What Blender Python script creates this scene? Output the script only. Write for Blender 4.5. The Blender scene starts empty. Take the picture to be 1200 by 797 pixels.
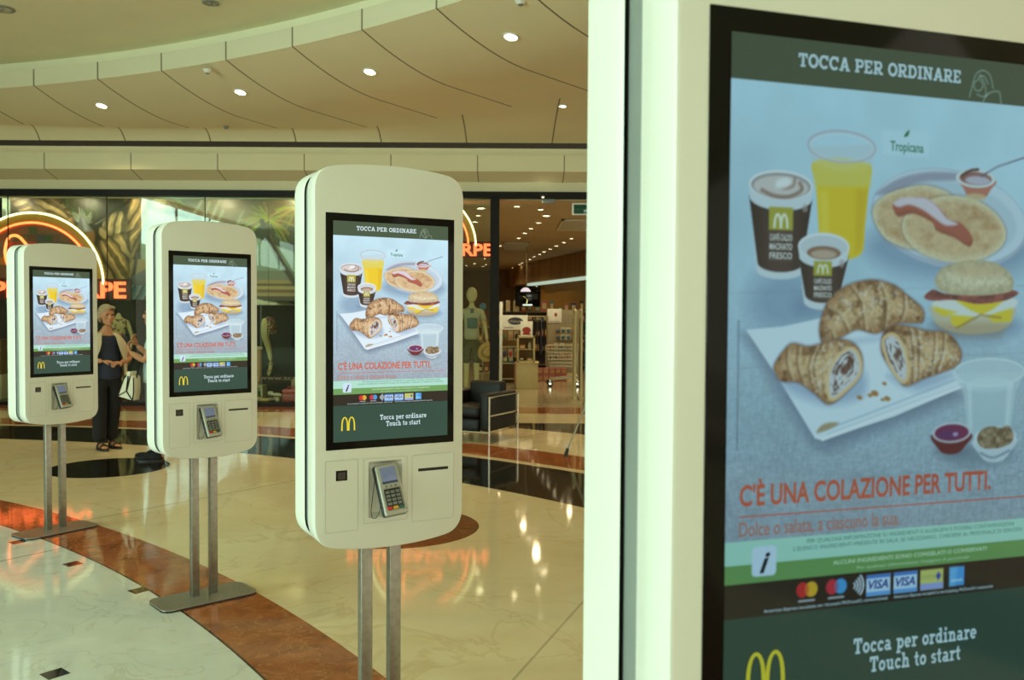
import bpy, bmesh, math, random
import numpy as np
from mathutils import Vector, Matrix
random.seed(4)
sc = bpy.context.scene
COL = sc.collection
PI = math.pi

# ------------------------------------------------------------------ helpers
def lin(c):
    return tuple((x/12.92 if x <= .04045 else ((x+.055)/1.055)**2.4) for x in c)
def rgb(r, g, b):
    return lin((r/255., g/255., b/255.))

MATS = {}
def mat(name, col, rough=.5, metal=0., var=.06, scale=12., spec=.5, bump=0., bscale=None, emit=None, estr=0., coat=0.):
    """principled material with a procedural colour variation and optional bump"""
    m = bpy.data.materials.new(name); m.use_nodes = True
    nt = m.node_tree; N = nt.nodes; L = nt.links
    b = N['Principled BSDF']
    b.inputs['Roughness'].default_value = rough
    b.inputs['Metallic'].default_value = metal
    b.inputs['Specular IOR Level'].default_value = spec
    if coat: b.inputs['Coat Weight'].default_value = coat; b.inputs['Coat Roughness'].default_value = .04
    tc = N.new('ShaderNodeTexCoord')
    nz = N.new('ShaderNodeTexNoise'); nz.inputs['Scale'].default_value = scale; nz.inputs['Detail'].default_value = 4
    L.new(tc.outputs['Object'], nz.inputs['Vector'])
    cr = N.new('ShaderNodeValToRGB')
    cr.color_ramp.elements[0].position = .3; cr.color_ramp.elements[1].position = .7
    cr.color_ramp.elements[0].color = tuple(max(0, x*(1-var)) for x in col)+(1,)
    cr.color_ramp.elements[1].color = tuple(min(1, x*(1+var)) for x in col)+(1,)
    L.new(nz.outputs['Fac'], cr.inputs['Fac']); L.new(cr.outputs['Color'], b.inputs['Base Color'])
    if bump:
        n2 = N.new('ShaderNodeTexNoise'); n2.inputs['Scale'].default_value = bscale or scale*6; n2.inputs['Detail'].default_value = 3
        L.new(tc.outputs['Object'], n2.inputs['Vector'])
        bp = N.new('ShaderNodeBump'); bp.inputs['Strength'].default_value = bump; bp.inputs['Distance'].default_value = .01
        L.new(n2.outputs['Fac'], bp.inputs['Height']); L.new(bp.outputs['Normal'], b.inputs['Normal'])
    if emit is not None:
        b.inputs['Emission Color'].default_value = tuple(emit)+(1,); b.inputs['Emission Strength'].default_value = estr
    MATS[name] = m
    return m

def tag(o, label=None, cat=None, group=None, kind=None):
    if label: o['label'] = label
    if cat: o['category'] = cat
    if group: o['group'] = group
    if kind: o['kind'] = kind
    return o

def empty(name, loc=(0, 0, 0), rz=0., label=None, cat=None, group=None):
    o = bpy.data.objects.new(name, None); COL.objects.link(o)
    o.location = loc; o.rotation_euler = (0, 0, rz); o.empty_display_size = .1
    return tag(o, label, cat, group)

def link(name, me, m=None, parent=None, loc=None, rot=None):
    o = bpy.data.objects.new(name, me); COL.objects.link(o)
    if m is not None:
        ms = m if isinstance(m, (list, tuple)) else [m]
        if len(me.materials) == 0:
            for x in ms: me.materials.append(x)
    if parent is not None: o.parent = parent
    if loc is not None: o.location = loc
    if rot is not None: o.rotation_euler = rot
    return o

def smooth(me, ang=35):
    for p in me.polygons: p.use_smooth = True
    me.set_sharp_from_angle(angle=math.radians(ang))
    return me

class MB:
    """collects simple shapes and links them as ONE mesh object"""
    def __init__(s): s.bm = bmesh.new()
    def box(s, x0, x1, y0, y1, z0, z1, bev=0., M=None, seg=2):
        r = bmesh.ops.create_cube(s.bm, size=1.)
        vs = r['verts']
        for v in vs:
            v.co = Vector(((x0+x1)/2+v.co.x*(x1-x0), (y0+y1)/2+v.co.y*(y1-y0), (z0+z1)/2+v.co.z*(z1-z0)))
        if bev:
            es = list({e for v in vs for e in v.link_edges})
            r2 = bmesh.ops.bevel(s.bm, geom=es, offset=bev, segments=seg, profile=.5, affect='EDGES')
            vs = list({v for f in r2['faces'] for v in f.verts} | {v for v in vs if v.is_valid})
        if M is not None:
            for v in vs: v.co = M @ v.co
        return vs
    def quad(s, pts):
        vs = [s.bm.verts.new(p) for p in pts]; s.bm.faces.new(vs); return vs
    def tube(s, pts, r, seg=8, cap=True, closed=False):
        pts = [Vector(p) for p in pts]; n = len(pts)
        rs = r if isinstance(r, (list, tuple)) else [r]*n
        rings = []; up = Vector((0, 0, 1)); prevn = None
        for i, p in enumerate(pts):
            if closed: t = (pts[(i+1) % n]-pts[i-1])
            else: t = pts[min(i+1, n-1)]-pts[max(i-1, 0)]
            t.normalize()
            if prevn is None:
                a = up if abs(t.z) < .9 else Vector((1, 0, 0))
                nn = t.cross(a).normalized()
            else:
                nn = (prevn-t*prevn.dot(t))
                nn = nn.normalized() if nn.length > 1e-6 else t.orthogonal().normalized()
            prevn = nn; bb = t.cross(nn)
            rings.append([s.bm.verts.new(p+nn*rs[i]*math.cos(2*PI*k/seg)+bb*rs[i]*math.sin(2*PI*k/seg)) for k in range(seg)])
        for i in range(n if closed else n-1):
            A = rings[i]; B = rings[(i+1) % n]
            for k in range(seg): s.bm.faces.new((A[k], A[(k+1) % seg], B[(k+1) % seg], B[k]))
        if cap and not closed:
            s.bm.faces.new(rings[0][::-1]); s.bm.faces.new(rings[-1])
        return s
    def lathe(s, prof, seg=24, M=None):
        """prof: list of (radius, z)"""
        rings = []
        for r, z in prof:
            if r < 1e-6: rings.append([s.bm.verts.new((0, 0, z))])
            else: rings.append([s.bm.verts.new((r*math.cos(2*PI*k/seg), r*math.sin(2*PI*k/seg), z)) for k in range(seg)])
        allv = [v for R in rings for v in R]
        for A, B in zip(rings, rings[1:]):
            for k in range(seg):
                k2 = (k+1) % seg
                if len(A) == 1 and len(B) == 1: continue
                if len(A) == 1: s.bm.faces.new((A[0], B[k2], B[k]))
                elif len(B) == 1: s.bm.faces.new((A[k], A[k2], B[0]))
                else: s.bm.faces.new((A[k], A[k2], B[k2], B[k]))
        if M is not None:
            for v in allv: v.co = M @ v.co
        return allv
    def ball(s, c, rx, ry, rz, u=20, v=14):
        r = bmesh.ops.create_uvsphere(s.bm, u_segments=u, v_segments=v, radius=1.)
        for q in r['verts']: q.co = Vector((c[0]+q.co.x*rx, c[1]+q.co.y*ry, c[2]+q.co.z*rz))
        return r['verts']
    def prism(s, pts, y0, y1, axis='y'):
        """polygon in (x,z) extruded along y (or other axis)"""
        def mk(a, b, t):
            return {'y': (a, t, b), 'z': (a, b, t), 'x': (t, a, b)}[axis]
        A = [s.bm.verts.new(mk(a, b, y0)) for a, b in pts]; B = [s.bm.verts.new(mk(a, b, y1)) for a, b in pts]
        n = len(pts)
        s.bm.faces.new(A); s.bm.faces.new(B[::-1])
        for i in range(n): s.bm.faces.new((A[i], B[i], B[(i+1) % n], A[(i+1) % n]))
        return A+B
    def mesh(s, ang=35):
        bmesh.ops.recalc_face_normals(s.bm, faces=s.bm.faces)
        me = bpy.data.meshes.new('m'); s.bm.to_mesh(me); s.bm.free()
        return smooth(me, ang)
    def build(s, name, m, parent=None, ang=35, loc=None, rot=None):
        me = s.mesh(ang); me.name = name
        return link(name, me, m, parent, loc, rot)

def copy_tree(o, parent=None):
    c = o.copy(); COL.objects.link(c)
    if parent is not None: c.parent = parent
    for ch in o.children: copy_tree(ch, c)
    return c

def text_mesh(body, bold=0., shear=0., spacing=1.):
    cu = bpy.data.curves.new('t', 'FONT'); cu.body = body; cu.size = 1.; cu.offset = bold; cu.shear = shear
    cu.space_character = spacing; cu.resolution_u = 3; cu.fill_mode = 'BOTH'
    o = bpy.data.objects.new('t', cu); COL.objects.link(o)
    dg = bpy.context.evaluated_depsgraph_get()
    me = bpy.data.meshes.new_from_object(o.evaluated_get(dg))
    bpy.data.objects.remove(o); bpy.data.curves.remove(cu)
    return me
CAP = .73   # cap height of the built-in font at size 1
def fit_text(body, u0, u1, base, cap, y=0., bold=0., shear=0., spacing=1., depth=0.):
    """text lying in the x-z plane (facing -y), stretched from u0 to u1, on a baseline"""
    me = text_mesh(body, bold, shear, spacing)
    xs = [v.co.x for v in me.vertices]; a, b = min(xs), max(xs); k = cap/CAP
    for v in me.vertices:
        X = u0+(v.co.x-a)/(b-a)*(u1-u0); Z = base+v.co.y*k
        v.co = (X, y, Z)
    me.materials.clear()
    return me

# slab-serif lettering built from strokes -------------------------------------------------
def _bar(x0, y0, x1, y1): return [(x0, y0), (x1, y0), (x1, y1), (x0, y1)]
def _seg(x0, y0, x1, y1, w):
    d = Vector((x1-x0, y1-y0)).normalized(); n = Vector((-d.y, d.x))*w/2
    return [(x0-n.x, y0-n.y), (x1-n.x, y1-n.y), (x1+n.x, y1+n.y), (x0+n.x, y0+n.y)]
def _arc(cx, cy, rx, ry, a0, a1, w, n=14):
    out = []
    for i in range(n):
        t0 = math.radians(a0+(a1-a0)*i/n); t1 = math.radians(a0+(a1-a0)*(i+1)/n)
        f = lambda t, o: (cx+(rx+o)*math.cos(t), cy+(ry+o)*math.sin(t))
        out.append([f(t0, -w/2), f(t1, -w/2), f(t1, w/2), f(t0, w/2)])
    return out
W = .2; SF = .15
def slab_glyph(ch):
    q = []
    def stem(x, y0, y1, s0=True, s1=True, e=.12, w=W):
        q.append(_bar(x-w/2, y0, x+w/2, y1))
        if s0: q.append(_bar(x-w/2-e, y0, x+w/2+e, y0+SF))
        if s1: q.append(_bar(x-w/2-e, y1-SF, x+w/2+e, y1))
    X = .68
    if ch == 'T':
        stem(.42, 0, 1, True, False); q.append(_bar(.02, 1-.17, .82, 1)); q.append(_bar(.02, .66, .16, 1)); q.append(_bar(.68, .66, .82, 1)); return q, .84
    if ch == 'O': q += _arc(.45, .5, .35, .42, 0, 360, W, 28); return q, .9
    if ch == 'C':
        q += _arc(.46, .5, .36, .42, 45, 318, W, 22); q.append(_bar(.68, .62, .82, 1)); return q, .87
    if ch == 'A':
        q += [_seg(.16, 0, .46, 1, W), _seg(.78, 0, .5, 1, W), _bar(.26, .25, .68, .4), _bar(0, 0, .34, SF), _bar(.6, 0, .96, SF)]; return q, .96
    if ch in 'PRD':
        stem(.2, 0, 1, True, True, .1)
        if ch == 'D': q.append(_bar(.2, 0, .45, .17)); q.append(_bar(.2, .83, .45, 1)); q += _arc(.42, .5, .34, .415, -90, 90, W, 16); return q, .88
        q += [_bar(.2, .83, .5, 1), _bar(.2, .38, .5, .54)]; q += _arc(.5, .69, .22, .235, -90, 90, W*.9, 12)
        if ch == 'R': q += [_seg(.42, .45, .72, .05, W), _bar(.58, 0, .9, SF)]; return q, .9
        return q, .8
    if ch == 'E':
        stem(.2, 0, 1, True, True, .1); q += [_bar(.2, 0, .76, .16), _bar(.2, .84, .74, 1), _bar(.2, .43, .56, .57), _bar(.62, 0, .76, .32), _bar(.6, .68, .74, 1)]; return q, .82
    if ch == 'I': stem(.24, 0, 1, True, True, .12); return q, .48
    if ch == 'N':
        stem(.2, 0, 1, True, True, .11, .16); stem(.76, 0, 1, False, True, .11, .16); q.append(_seg(.2, .95, .76, .05, W)); return q, .98
    if ch == 'o': q += _arc(.32, X/2, .23, X/2-.08, 0, 360, .17, 22); return q, .66
    if ch == 'c': q += _arc(.33, X/2, .23, X/2-.08, 40, 320, .17, 18); q.append(_bar(.43, .46, .57, .62)); return q, .62
    if ch == 'e': q += _arc(.32, X/2, .23, X/2-.08, 0, 315, .17, 18); q.append(_bar(.1, .28, .62, .4)); return q, .66
    if ch == 'a':
        q += _arc(.28, .2, .19, .13, 0, 360, .15, 18); q += _arc(.29, .46, .19, .15, 0, 150, .15, 10); q += [_bar(.39, 0, .56, .48), _bar(.39, 0, .68, .14)]; return q, .7
    if ch in 'dp':
        q += _arc(.3, X/2, .21, X/2-.08, 0, 360, .16, 20)
        if ch == 'd': q += [_bar(.43, 0, .6, 1), _bar(.3, .87, .6, 1), _bar(.43, 0, .72, .14)]
        else:
            q = _arc(.42, X/2, .21, X/2-.08, 0, 360, .16, 20)+[_bar(.12, -.3, .29, X), _bar(0, X-.14, .29, X), _bar(.02, -.3, .42, -.16)]
        return q, .74
    if ch == 'i': q += [_bar(.12, 0, .29, X), _bar(0, X-.14, .29, X), _bar(0, 0, .41, .14), _bar(.1, .8, .3, 1)]; return q, .44
    if ch in 'nhu':
        if ch == 'u':
            q += [_bar(.12, .2, .29, X), _bar(0, X-.14, .29, X), _bar(.5, 0, .67, X), _bar(.38, X-.14, .67, X), _bar(.5, 0, .78, .14)]; q += _arc(.36, .24, .155, .165, 180, 330, .16, 10); return q, .8
        q += [_bar(.12, 0, .29, 1 if ch == 'h' else X), _bar(0, 0, .4, .14), _bar(.5, 0, .67, .42), _bar(.42, 0, .78, .14), _bar(0, (1 if ch == 'h' else X)-.14, .29, 1 if ch == 'h' else X)]
        q += _arc(.42, .42, .165, .18, 0, 160, .17, 10); return q, .8
    if ch == 'r': q += [_bar(.12, 0, .29, X), _bar(0, X-.14, .29, X), _bar(0, 0, .42, .14)]; q += _arc(.43, .42, .17, .17, 40, 170, .17, 8); return q, .58
    if ch == 's':
        q += _arc(.28, .48, .17, .12, 20, 265, .15, 12); q += _arc(.28, .2, .18, .13, -160, 85, .15, 12); return q, .56
    if ch == 't': q += [_bar(.13, .15, .3, .92), _bar(0, X-.14, .44, X)]; q += _arc(.34, .2, .12, .13, 180, 320, .15, 8); return q, .5
    return [], .36
def slab_text(body, u0, u1, base, cap, y=0., depth=0.):
    quads = []; x = 0.
    for ch in body:
        g, w = slab_glyph(ch)
        quads += [[(a+x, b) for a, b in p] for p in g]; x += w+.06
    tot = x-.06; me = bpy.data.meshes.new('slab'); V = []; F = []
    for p in quads:
        i = len(V)
        V += [(u0+a/tot*(u1-u0), y, base+b*cap) for a, b in p]; F.append(tuple(range(i, i+len(p))))
    me.from_pydata(V, [], F); me.update()
    return me

def flat(polys, y=0.):
    """flat polygons in the x-z plane"""
    me = bpy.data.meshes.new('flat'); V = []; F = []
    for p in polys:
        i = len(V); V += [(a, y, b) for a, b in p]; F.append(tuple(range(i, i+len(p))))
    me.from_pydata(V, [], F); me.update(); return me
def circ(cx, cz, rx, rz=None, n=28, a0=0, a1=360):
    rz = rz or rx
    return [(cx+rx*math.cos(math.radians(a0+(a1-a0)*k/n)), cz+rz*math.sin(math.radians(a0+(a1-a0)*k/n))) for k in range(n)]
def rrect(x0, x1, z0, z1, r, n=5):
    out = []
    for cx, cz, a in ((x1-r, z1-r, 0), (x0+r, z1-r, 90), (x0+r, z0+r, 180), (x1-r, z0+r, 270)):
        for k in range(n+1):
            t = math.radians(a+90*k/n); out.append((cx+r*math.cos(t), cz+r*math.sin(t)))
    return out
def stroke(pts, w):
    """polyline with thickness -> quads"""
    return [_seg(a[0], a[1], b[0], b[1], w) for a, b in zip(pts, pts[1:])]

# ------------------------------------------------------------------ 2D painter for the display picture and the window print
class Paint:
    def __init__(s, x0, y0, w, h, step):
        s.step = step
        s.xs = np.arange(x0, x0+w+1e-6, step); s.ys = np.arange(y0, y0+h+1e-6, step)
        s.X, s.Y = np.meshgrid(s.xs, s.ys)
        s.I = np.zeros(s.X.shape+(3,)); s.rng = np.random.RandomState(7)
    def c(s, col): return np.array(col, float)/255.
    def noise(s, sx, sy=None, octv=3, seed=0):
        sy = sy or sx; out = 0.; amp = 1.; tot = 0.
        rng = np.random.RandomState(seed)
        for o in range(octv):
            gx = (s.X-s.xs[0])/sx*2**o; gy = (s.Y-s.ys[0])/sy*2**o
            g = rng.rand(int(gy.max())+3, int(gx.max())+3)
            ix = gx.astype(int); iy = gy.astype(int); fx = gx-ix; fy = gy-iy
            fx = fx*fx*(3-2*fx); fy = fy*fy*(3-2*fy)
            v = (g[iy, ix]*(1-fx)+g[iy, ix+1]*fx)*(1-fy)+(g[iy+1, ix]*(1-fx)+g[iy+1, ix+1]*fx)*fy
            out = out+v*amp; tot += amp; amp *= .5
        return out/tot
    def blend(s, m, col):
        m = m[..., None]
        s.I[:] = s.I*(1-m)+np.asarray(col)*m
    def sdf(s, pts):
        P = np.array(pts, float); Q = np.roll(P, -1, 0)
        d2 = np.full(s.X.shape, 1e9); ins = np.zeros(s.X.shape, bool)
        x0, y0 = P.min(0)-14; x1, y1 = P.max(0)+14
        i0, i1 = np.searchsorted(s.xs, [x0, x1]); j0, j1 = np.searchsorted(s.ys, [y0, y1])
        if i1 <= i0 or j1 <= j0: return np.full(s.X.shape, 99.)
        X = s.X[j0:j1, i0:i1]; Y = s.Y[j0:j1, i0:i1]
        D = np.full(X.shape, 1e9); I = np.zeros(X.shape, bool)
        for (ax, ay), (bx, by) in zip(P, Q):
            dx, dy = bx-ax, by-ay; L = dx*dx+dy*dy+1e-9
            t = np.clip(((X-ax)*dx+(Y-ay)*dy)/L, 0, 1)
            D = np.minimum(D, (X-ax-t*dx)**2+(Y-ay-t*dy)**2)
            if ay != by:
                c = ((ay > Y) != (by > Y)) & (X < (bx-ax)*(Y-ay)/(by-ay)+ax)
                I ^= c
        out = np.full(s.X.shape, 99.)
        out[j0:j1, i0:i1] = np.where(I, -np.sqrt(D), np.sqrt(D))
        return out
    def spline(s, pts, n=6, closed=True):
        P = [np.array(p, float) for p in pts]; out = []; N = len(P)
        for i in range(N if closed else N-1):
            if closed: a, b, c, d = P[i-1], P[i], P[(i+1) % N], P[(i+2) % N]
            else: a, b, c, d = P[max(i-1, 0)], P[i], P[i+1], P[min(i+2, N-1)]
            for k in range(n):
                t = k/n
                out.append(tuple(.5*((2*b)+(-a+c)*t+(2*a-5*b+4*c-d)*t*t+(-a+3*b-3*c+d)*t**3)))
        if not closed: out.append(tuple(P[-1]))
        return out
    def ellp(s, cx, cy, rx, ry, rot=0., n=40):
        c, k = math.cos(rot), math.sin(rot)
        return [(cx+rx*math.cos(t)*c-ry*math.sin(t)*k, cy+rx*math.cos(t)*k+ry*math.sin(t)*c) for t in np.linspace(0, 2*PI, n, endpoint=False)]
    def fill(s, pts, col, soft=1., alpha=1., grow=0.):
        d = s.sdf(pts)-grow
        m = np.clip(.5-d/soft, 0, 1)*alpha
        col = s.c(col) if isinstance(col, tuple) else col
        s.blend(m, col); return d
    def line(s, pts, w, col, soft=1., alpha=1.):
        D = np.full(s.X.shape, 1e9)
        for (ax, ay), (bx, by) in zip(pts, pts[1:]):
            dx, dy = bx-ax, by-ay; L = dx*dx+dy*dy+1e-9
            t = np.clip(((s.X-ax)*dx+(s.Y-ay)*dy)/L, 0, 1)
            D = np.minimum(D, (s.X-ax-t*dx)**2+(s.Y-ay-t*dy)**2)
        D = np.sqrt(D)-w/2
        s.blend(np.clip(.5-D/soft, 0, 1)*alpha, s.c(col))
    def mesh(s, name, fx, fz, y):
        """grid mesh with a colour per vertex; fx,fz map picture units to metres"""
        h, w = s.X.shape
        me = bpy.data.meshes.new(name)
        co = np.empty((h*w, 3), np.float32)
        co[:, 0] = fx(s.X).ravel(); co[:, 1] = y; co[:, 2] = fz(s.Y).ravel()
        idx = np.arange(h*w).reshape(h, w)
        q = np.stack([idx[1:, :-1], idx[1:, 1:], idx[:-1, 1:], idx[:-1, :-1]], -1).reshape(-1, 4)
        n = len(q)
        me.vertices.add(h*w); me.vertices.foreach_set('co', co.ravel())
        me.loops.add(n*4); me.loops.foreach_set('vertex_index', q.ravel().astype(np.int32))
        me.polygons.add(n); me.polygons.foreach_set('loop_start', np.arange(0, n*4, 4, dtype=np.int32))
        me.update(calc_edges=True)
        a = me.color_attributes.new('picture', 'FLOAT_COLOR', 'POINT')
        C = np.clip(s.I, 0, 1).reshape(-1, 3); C = np.where(C <= .04045, C/12.92, ((C+.055)/1.055)**2.4)
        a.data.foreach_set('color', np.c_[C, np.ones(len(C))].astype(np.float32).ravel())
        me.validate(); return me

def picture_mat(name, emission=None, rough=.3):
    m = bpy.data.materials.new(name); m.use_nodes = True
    N = m.node_tree.nodes; L = m.node_tree.links; b = N['Principled BSDF']
    at = N.new('ShaderNodeVertexColor'); at.layer_name = 'picture'
    b.inputs['Roughness'].default_value = rough
    if emission is None: L.new(at.outputs['Color'], b.inputs['Base Color'])
    else:
        b.inputs['Base Color'].default_value = (.004, .005, .005, 1); b.inputs['Specular IOR Level'].default_value = .3
        L.new(at.outputs['Color'], b.inputs['Emission Color']); b.inputs['Emission Strength'].default_value = emission
    return m
def glow(name, col, strength, base=(.004, .005, .005), rough=.06):
    m = mat(name, base, rough, var=.02, emit=col, estr=strength)
    return m
# ------------------------------------------------------------------ the breakfast advert shown on every kiosk
def paint_advert():
    P = Paint(-2.5, -1, 395, 698, 1.)
    X, Y = P.X, P.Y
    n1 = P.noise(60, 60, 4, 1); n2 = P.noise(5, 1.6, 2, 2); n3 = P.noise(1.6, 6, 2, 3); nf = P.noise(3, 3, 2, 4)
    k = np.clip((Y-45)/460, 0, 1)[..., None]
    top = P.c((196, 230, 244)); midc = P.c((178, 208, 224)); low = P.c((156, 170, 182))
    P.I[:] = np.where(k < .5, top*(1-2*k)+midc*2*k, midc*(2-2*k)+low*(2*k-1))
    P.I *= (1+(n1-.5)*.10)[..., None]
    P.I *= (1+(n2+n3-1)*.16*np.clip((Y-200)/250, 0, 1))[..., None]     # linen weave towards the front
    for yy in (255, 330, 452):                                          # board joints of the table
        P.line([(-5, yy), (400, yy-14)], .8, (130, 150, 160), 2, .35)
    blue = (116, 142, 172)
    # soft table shading under the food
    P.fill(P.ellp(62, 262, 40, 34), blue, 34, .55); P.fill(P.ellp(108, 268, 34, 12), blue, 18, .55)
    P.fill(P.ellp(272, 205, 112, 34), blue, 26, .6); P.fill(P.ellp(306, 288, 64, 16), blue, 18, .6)
    P.fill([(14, 296), (98, 410), (118, 416), (290, 366), (276, 340), (110, 300)], (112, 126, 148), 18, .75)
    P.fill(P.ellp(318, 428, 46, 14), (110, 128, 144), 18, .6); P.fill(P.ellp(276, 424, 24, 8), (110, 126, 140), 12, .6)
    # ---- plate with pancakes
    P.fill(P.ellp(270, 172, 105, 53, .1), (176, 190, 208), 1.5)
    P.fill(P.ellp(270, 170, 103, 50, .1), (206, 224, 236), 2)
    P.fill(P.ellp(272, 172, 88, 40, .1), (190, 210, 224), 5)
    P.fill(P.spline([(170, 150), (200, 132), (240, 123), (284, 123), (276, 130), (230, 134), (196, 146)]), (150, 150, 172), 4, .8)
    def pancake(pts, seed):
        d = P.sdf(P.spline(pts)); nn = P.noise(16, 10, 4, seed); n4 = P.noise(3, 3, 2, seed+1)
        e = np.clip(-d/9, 0, 1)
        base = P.c((228, 214, 176))*(1-e[..., None])+P.c((216, 186, 144))*e[..., None]
        base = base*(1-(np.clip(nn-.45, 0, 1)*.6*e)[..., None]*np.array([.5, .8, 1.1]))*(1+(n4-.5)*.12)[..., None]
        P.blend(np.clip(.5-(d-2)/4, 0, 1)*.45, P.c((140, 124, 112))); P.blend(np.clip(.5-d/1.2, 0, 1), base)
    pancake([(167, 168), (182, 151), (210, 141), (238, 138), (266, 145), (280, 160), (262, 188), (232, 204), (204, 203), (180, 192)], 11)
    pancake([(205, 180), (216, 163), (248, 150), (276, 147), (304, 151), (330, 164), (344, 182), (338, 200), (310, 214), (270, 218), (232, 210), (211, 196)], 15)
    cr = [(192, 160), (203, 153), (216, 154), (222, 151), (235, 151), (252, 160), (266, 172), (282, 176), (296, 188), (292, 197), (272, 188), (248, 181), (243, 173), (222, 165), (211, 165), (198, 168)]
    P.fill(P.spline([(a+2, b+4) for a, b in cr]), (150, 74, 60), 3, .9); P.fill(P.spline(cr), (176, 96, 78), 2)
    P.fill(P.spline([(193, 158), (204, 152), (220, 151), (235, 151), (250, 159), (263, 171), (278, 177), (262, 179), (247, 172), (232, 164), (214, 159), (200, 162)]), (222, 208, 218), 3)
    # syrup pot and spoon
    P.fill(P.spline([(277, 124), (286, 140), (292, 147), (312, 148), (322, 138), (327, 127)]), (196, 116, 96), 2, .95)
    P.fill(P.ellp(302, 147, 14, 4), (214, 196, 150), 3, .8)
    P.fill(P.ellp(301, 127, 27, 10), (222, 226, 226), 1.5); P.fill(P.ellp(301, 127, 22, 7), (150, 96, 92), 2); P.fill(P.ellp(304, 129, 17, 5), (196, 190, 204), 3)
    P.line([(282, 125), (288, 121), (296, 118), (304, 117)], 3, (92, 60, 58), 2)
    P.line(P.spline([(309, 124), (316, 120), (330, 113), (350, 106), (372, 99)], 6, False), 2.2, (96, 104, 124)); P.line([(316, 119), (345, 107), (372, 98)], .9, (206, 214, 226))
    # ---- juice glass
    gl = [(87, 106), (96, 142), (101, 190), (104, 212), (120, 219), (140, 219), (155, 211), (158, 185), (163, 140), (169, 98)]
    P.fill(gl, (196, 214, 222), 2, .65)
    P.fill(P.spline([(93, 122), (97, 145), (101, 185), (104, 212), (122, 219), (140, 218), (155, 210), (158, 182), (161, 150), (163, 120), (128, 127)]), (236, 204, 44), 2)
    d = P.sdf([(93, 121), (163, 118), (165, 142), (95, 146)]); P.blend(np.clip(.5-d/4, 0, 1)*.6, P.c((216, 214, 130)))
    P.fill([(101, 150), (112, 150), (114, 212), (106, 210)], (246, 224, 96), 6, .5); P.fill([(146, 146), (160, 146), (154, 208), (146, 212)], (214, 172, 30), 6, .5)
    P.fill(P.ellp(128, 122, 34, 7), (228, 214, 110), 3, .8)
    el = P.ellp(128, 103, 41, 15.5); P.line(el+el[:1], 2.6, (190, 190, 202), 1.5, .9)
    el = P.ellp(128, 104, 38, 13.5); P.line(el+el[:1], 1, (228, 236, 240), 1.5, .8)
    # ---- paper cups
    def cup(xl, xr, yt, ry, xl2, xr2, yb, lab, foam):
        cx = (xl+xr)/2; rx = (xr-xl)/2; cb = (xl2+xr2)/2; rb = (xr2-xl2)/2
        rim_h = 12 if foam else 9
        low = [(cb+rb*math.cos(t), yb+ry*.62*math.sin(t)) for t in np.linspace(0, PI, 20)]
        P.fill([(xl, yt), (xr, yt)]+[(a+(2 if a > cb else -2)*.6, b+7) for a, b in low], (214, 224, 230), 1.5)
        body = [(cx+rx*.99*math.cos(t), yt+rim_h+ry*.9*math.sin(t)) for t in np.linspace(PI, 0, 20)]+low
        d = P.sdf(body); sh = np.clip((X-xl)/(xr-xl), 0, 1)
        P.blend(np.clip(.5-d/1.2, 0, 1), P.c((62, 50, 46))*(0.72+.55*np.sin(sh*PI)**1.5)[..., None])
        x0, x1, y0, y1, y2 = lab
        P.fill([(x0, y0), (x1, y0), (x1, y1), (x0, y1)], (176, 170, 62), 1.2)
        mx = (x0+x1)/2; w = (x1-x0)*.27; h = (y1-y0)*.55
        for sgn in (-1, 1):
            a = [(mx+sgn*w*.5+w*.5*math.cos(t), y1-3-h*(math.sin(t))) for t in np.linspace(0, PI, 14)]
            P.line(a, 2.6 if foam else 1.8, (238, 240, 220), 1)
        for q in range(3):
            ya = y1+2+q*(y2-y1)/3
            P.fill([(x0, ya), (x1, ya), (x1, ya+(y2-y1)/3-1.6), (x0, ya+(y2-y1)/3-1.6)], (120, 106, 100), .8, .6)
        P.fill(P.ellp(xr-(9 if foam else 9), yt+rim_h+(10 if foam else 8), 3.4, 4.2), (176, 166, 166), 2, .7)
        P.fill(P.ellp(cx, yt, rx, ry), (232, 238, 242), 1.2)
        P.fill(P.ellp(cx, yt+.8, rx*.93, ry*.86), (160, 150, 150) if foam else (206, 214, 220), 1.5)
        if foam:
            P.fill(P.ellp(cx, yt+2, rx*.86, ry*.78), (214, 206, 202), 3)
            P.line(P.spline([(34, 152), (48, 157), (66, 157), (80, 150), (78, 143)], 6, False), 3.6, (132, 100, 86), 3, .8)
            P.line(P.spline([(50, 146), (60, 149), (70, 146), (72, 139)], 6, False), 3, (146, 112, 96), 3, .7)
            P.fill(P.ellp(58, 144, 10, 5, -.3), (240, 240, 240), 4)
        else:
            P.fill(P.ellp(cx, yt+6.5, rx*.66, ry*.5), (146, 112, 92), 1.5); P.fill(P.ellp(cx, yt+8, rx*.5, ry*.34), (196, 172, 150), 3)
    cup(19, 93.5, 146, 15, 30, 82.5, 224, (42.5, 70.5, 168, 191, 221), True)
    cup(77, 139, 206, 14, 86, 128, 255, (96, 118, 221, 236, 259), False)
    # ---- muffin sandwich
    P.fill(P.spline([(246, 264), (252, 284), (273, 293), (304, 296), (340, 292), (356, 281), (357, 264), (300, 262)]), (206, 196, 168), 2)
    d = P.sdf([(246, 284), (356, 284), (340, 300), (262, 300)]); P.blend(np.clip(.5-d/8, 0, 1)*.35, P.c((150, 120, 84)))
    P.fill(P.spline([(246, 264), (264, 257), (356, 256), (356, 269), (330, 276), (286, 277), (256, 272)]), (226, 232, 226), 3)
    for c in ([(248, 266), (262, 269), (280, 272), (262, 277), (250, 271)], [(276, 259), (344, 259), (330, 268), (314, 275), (298, 270)], [(270, 275), (304, 277), (284, 289), (273, 286)], [(320, 276), (356, 267), (355, 282), (330, 283)]):
        P.fill(c, (232, 206, 52), 3)
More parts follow.
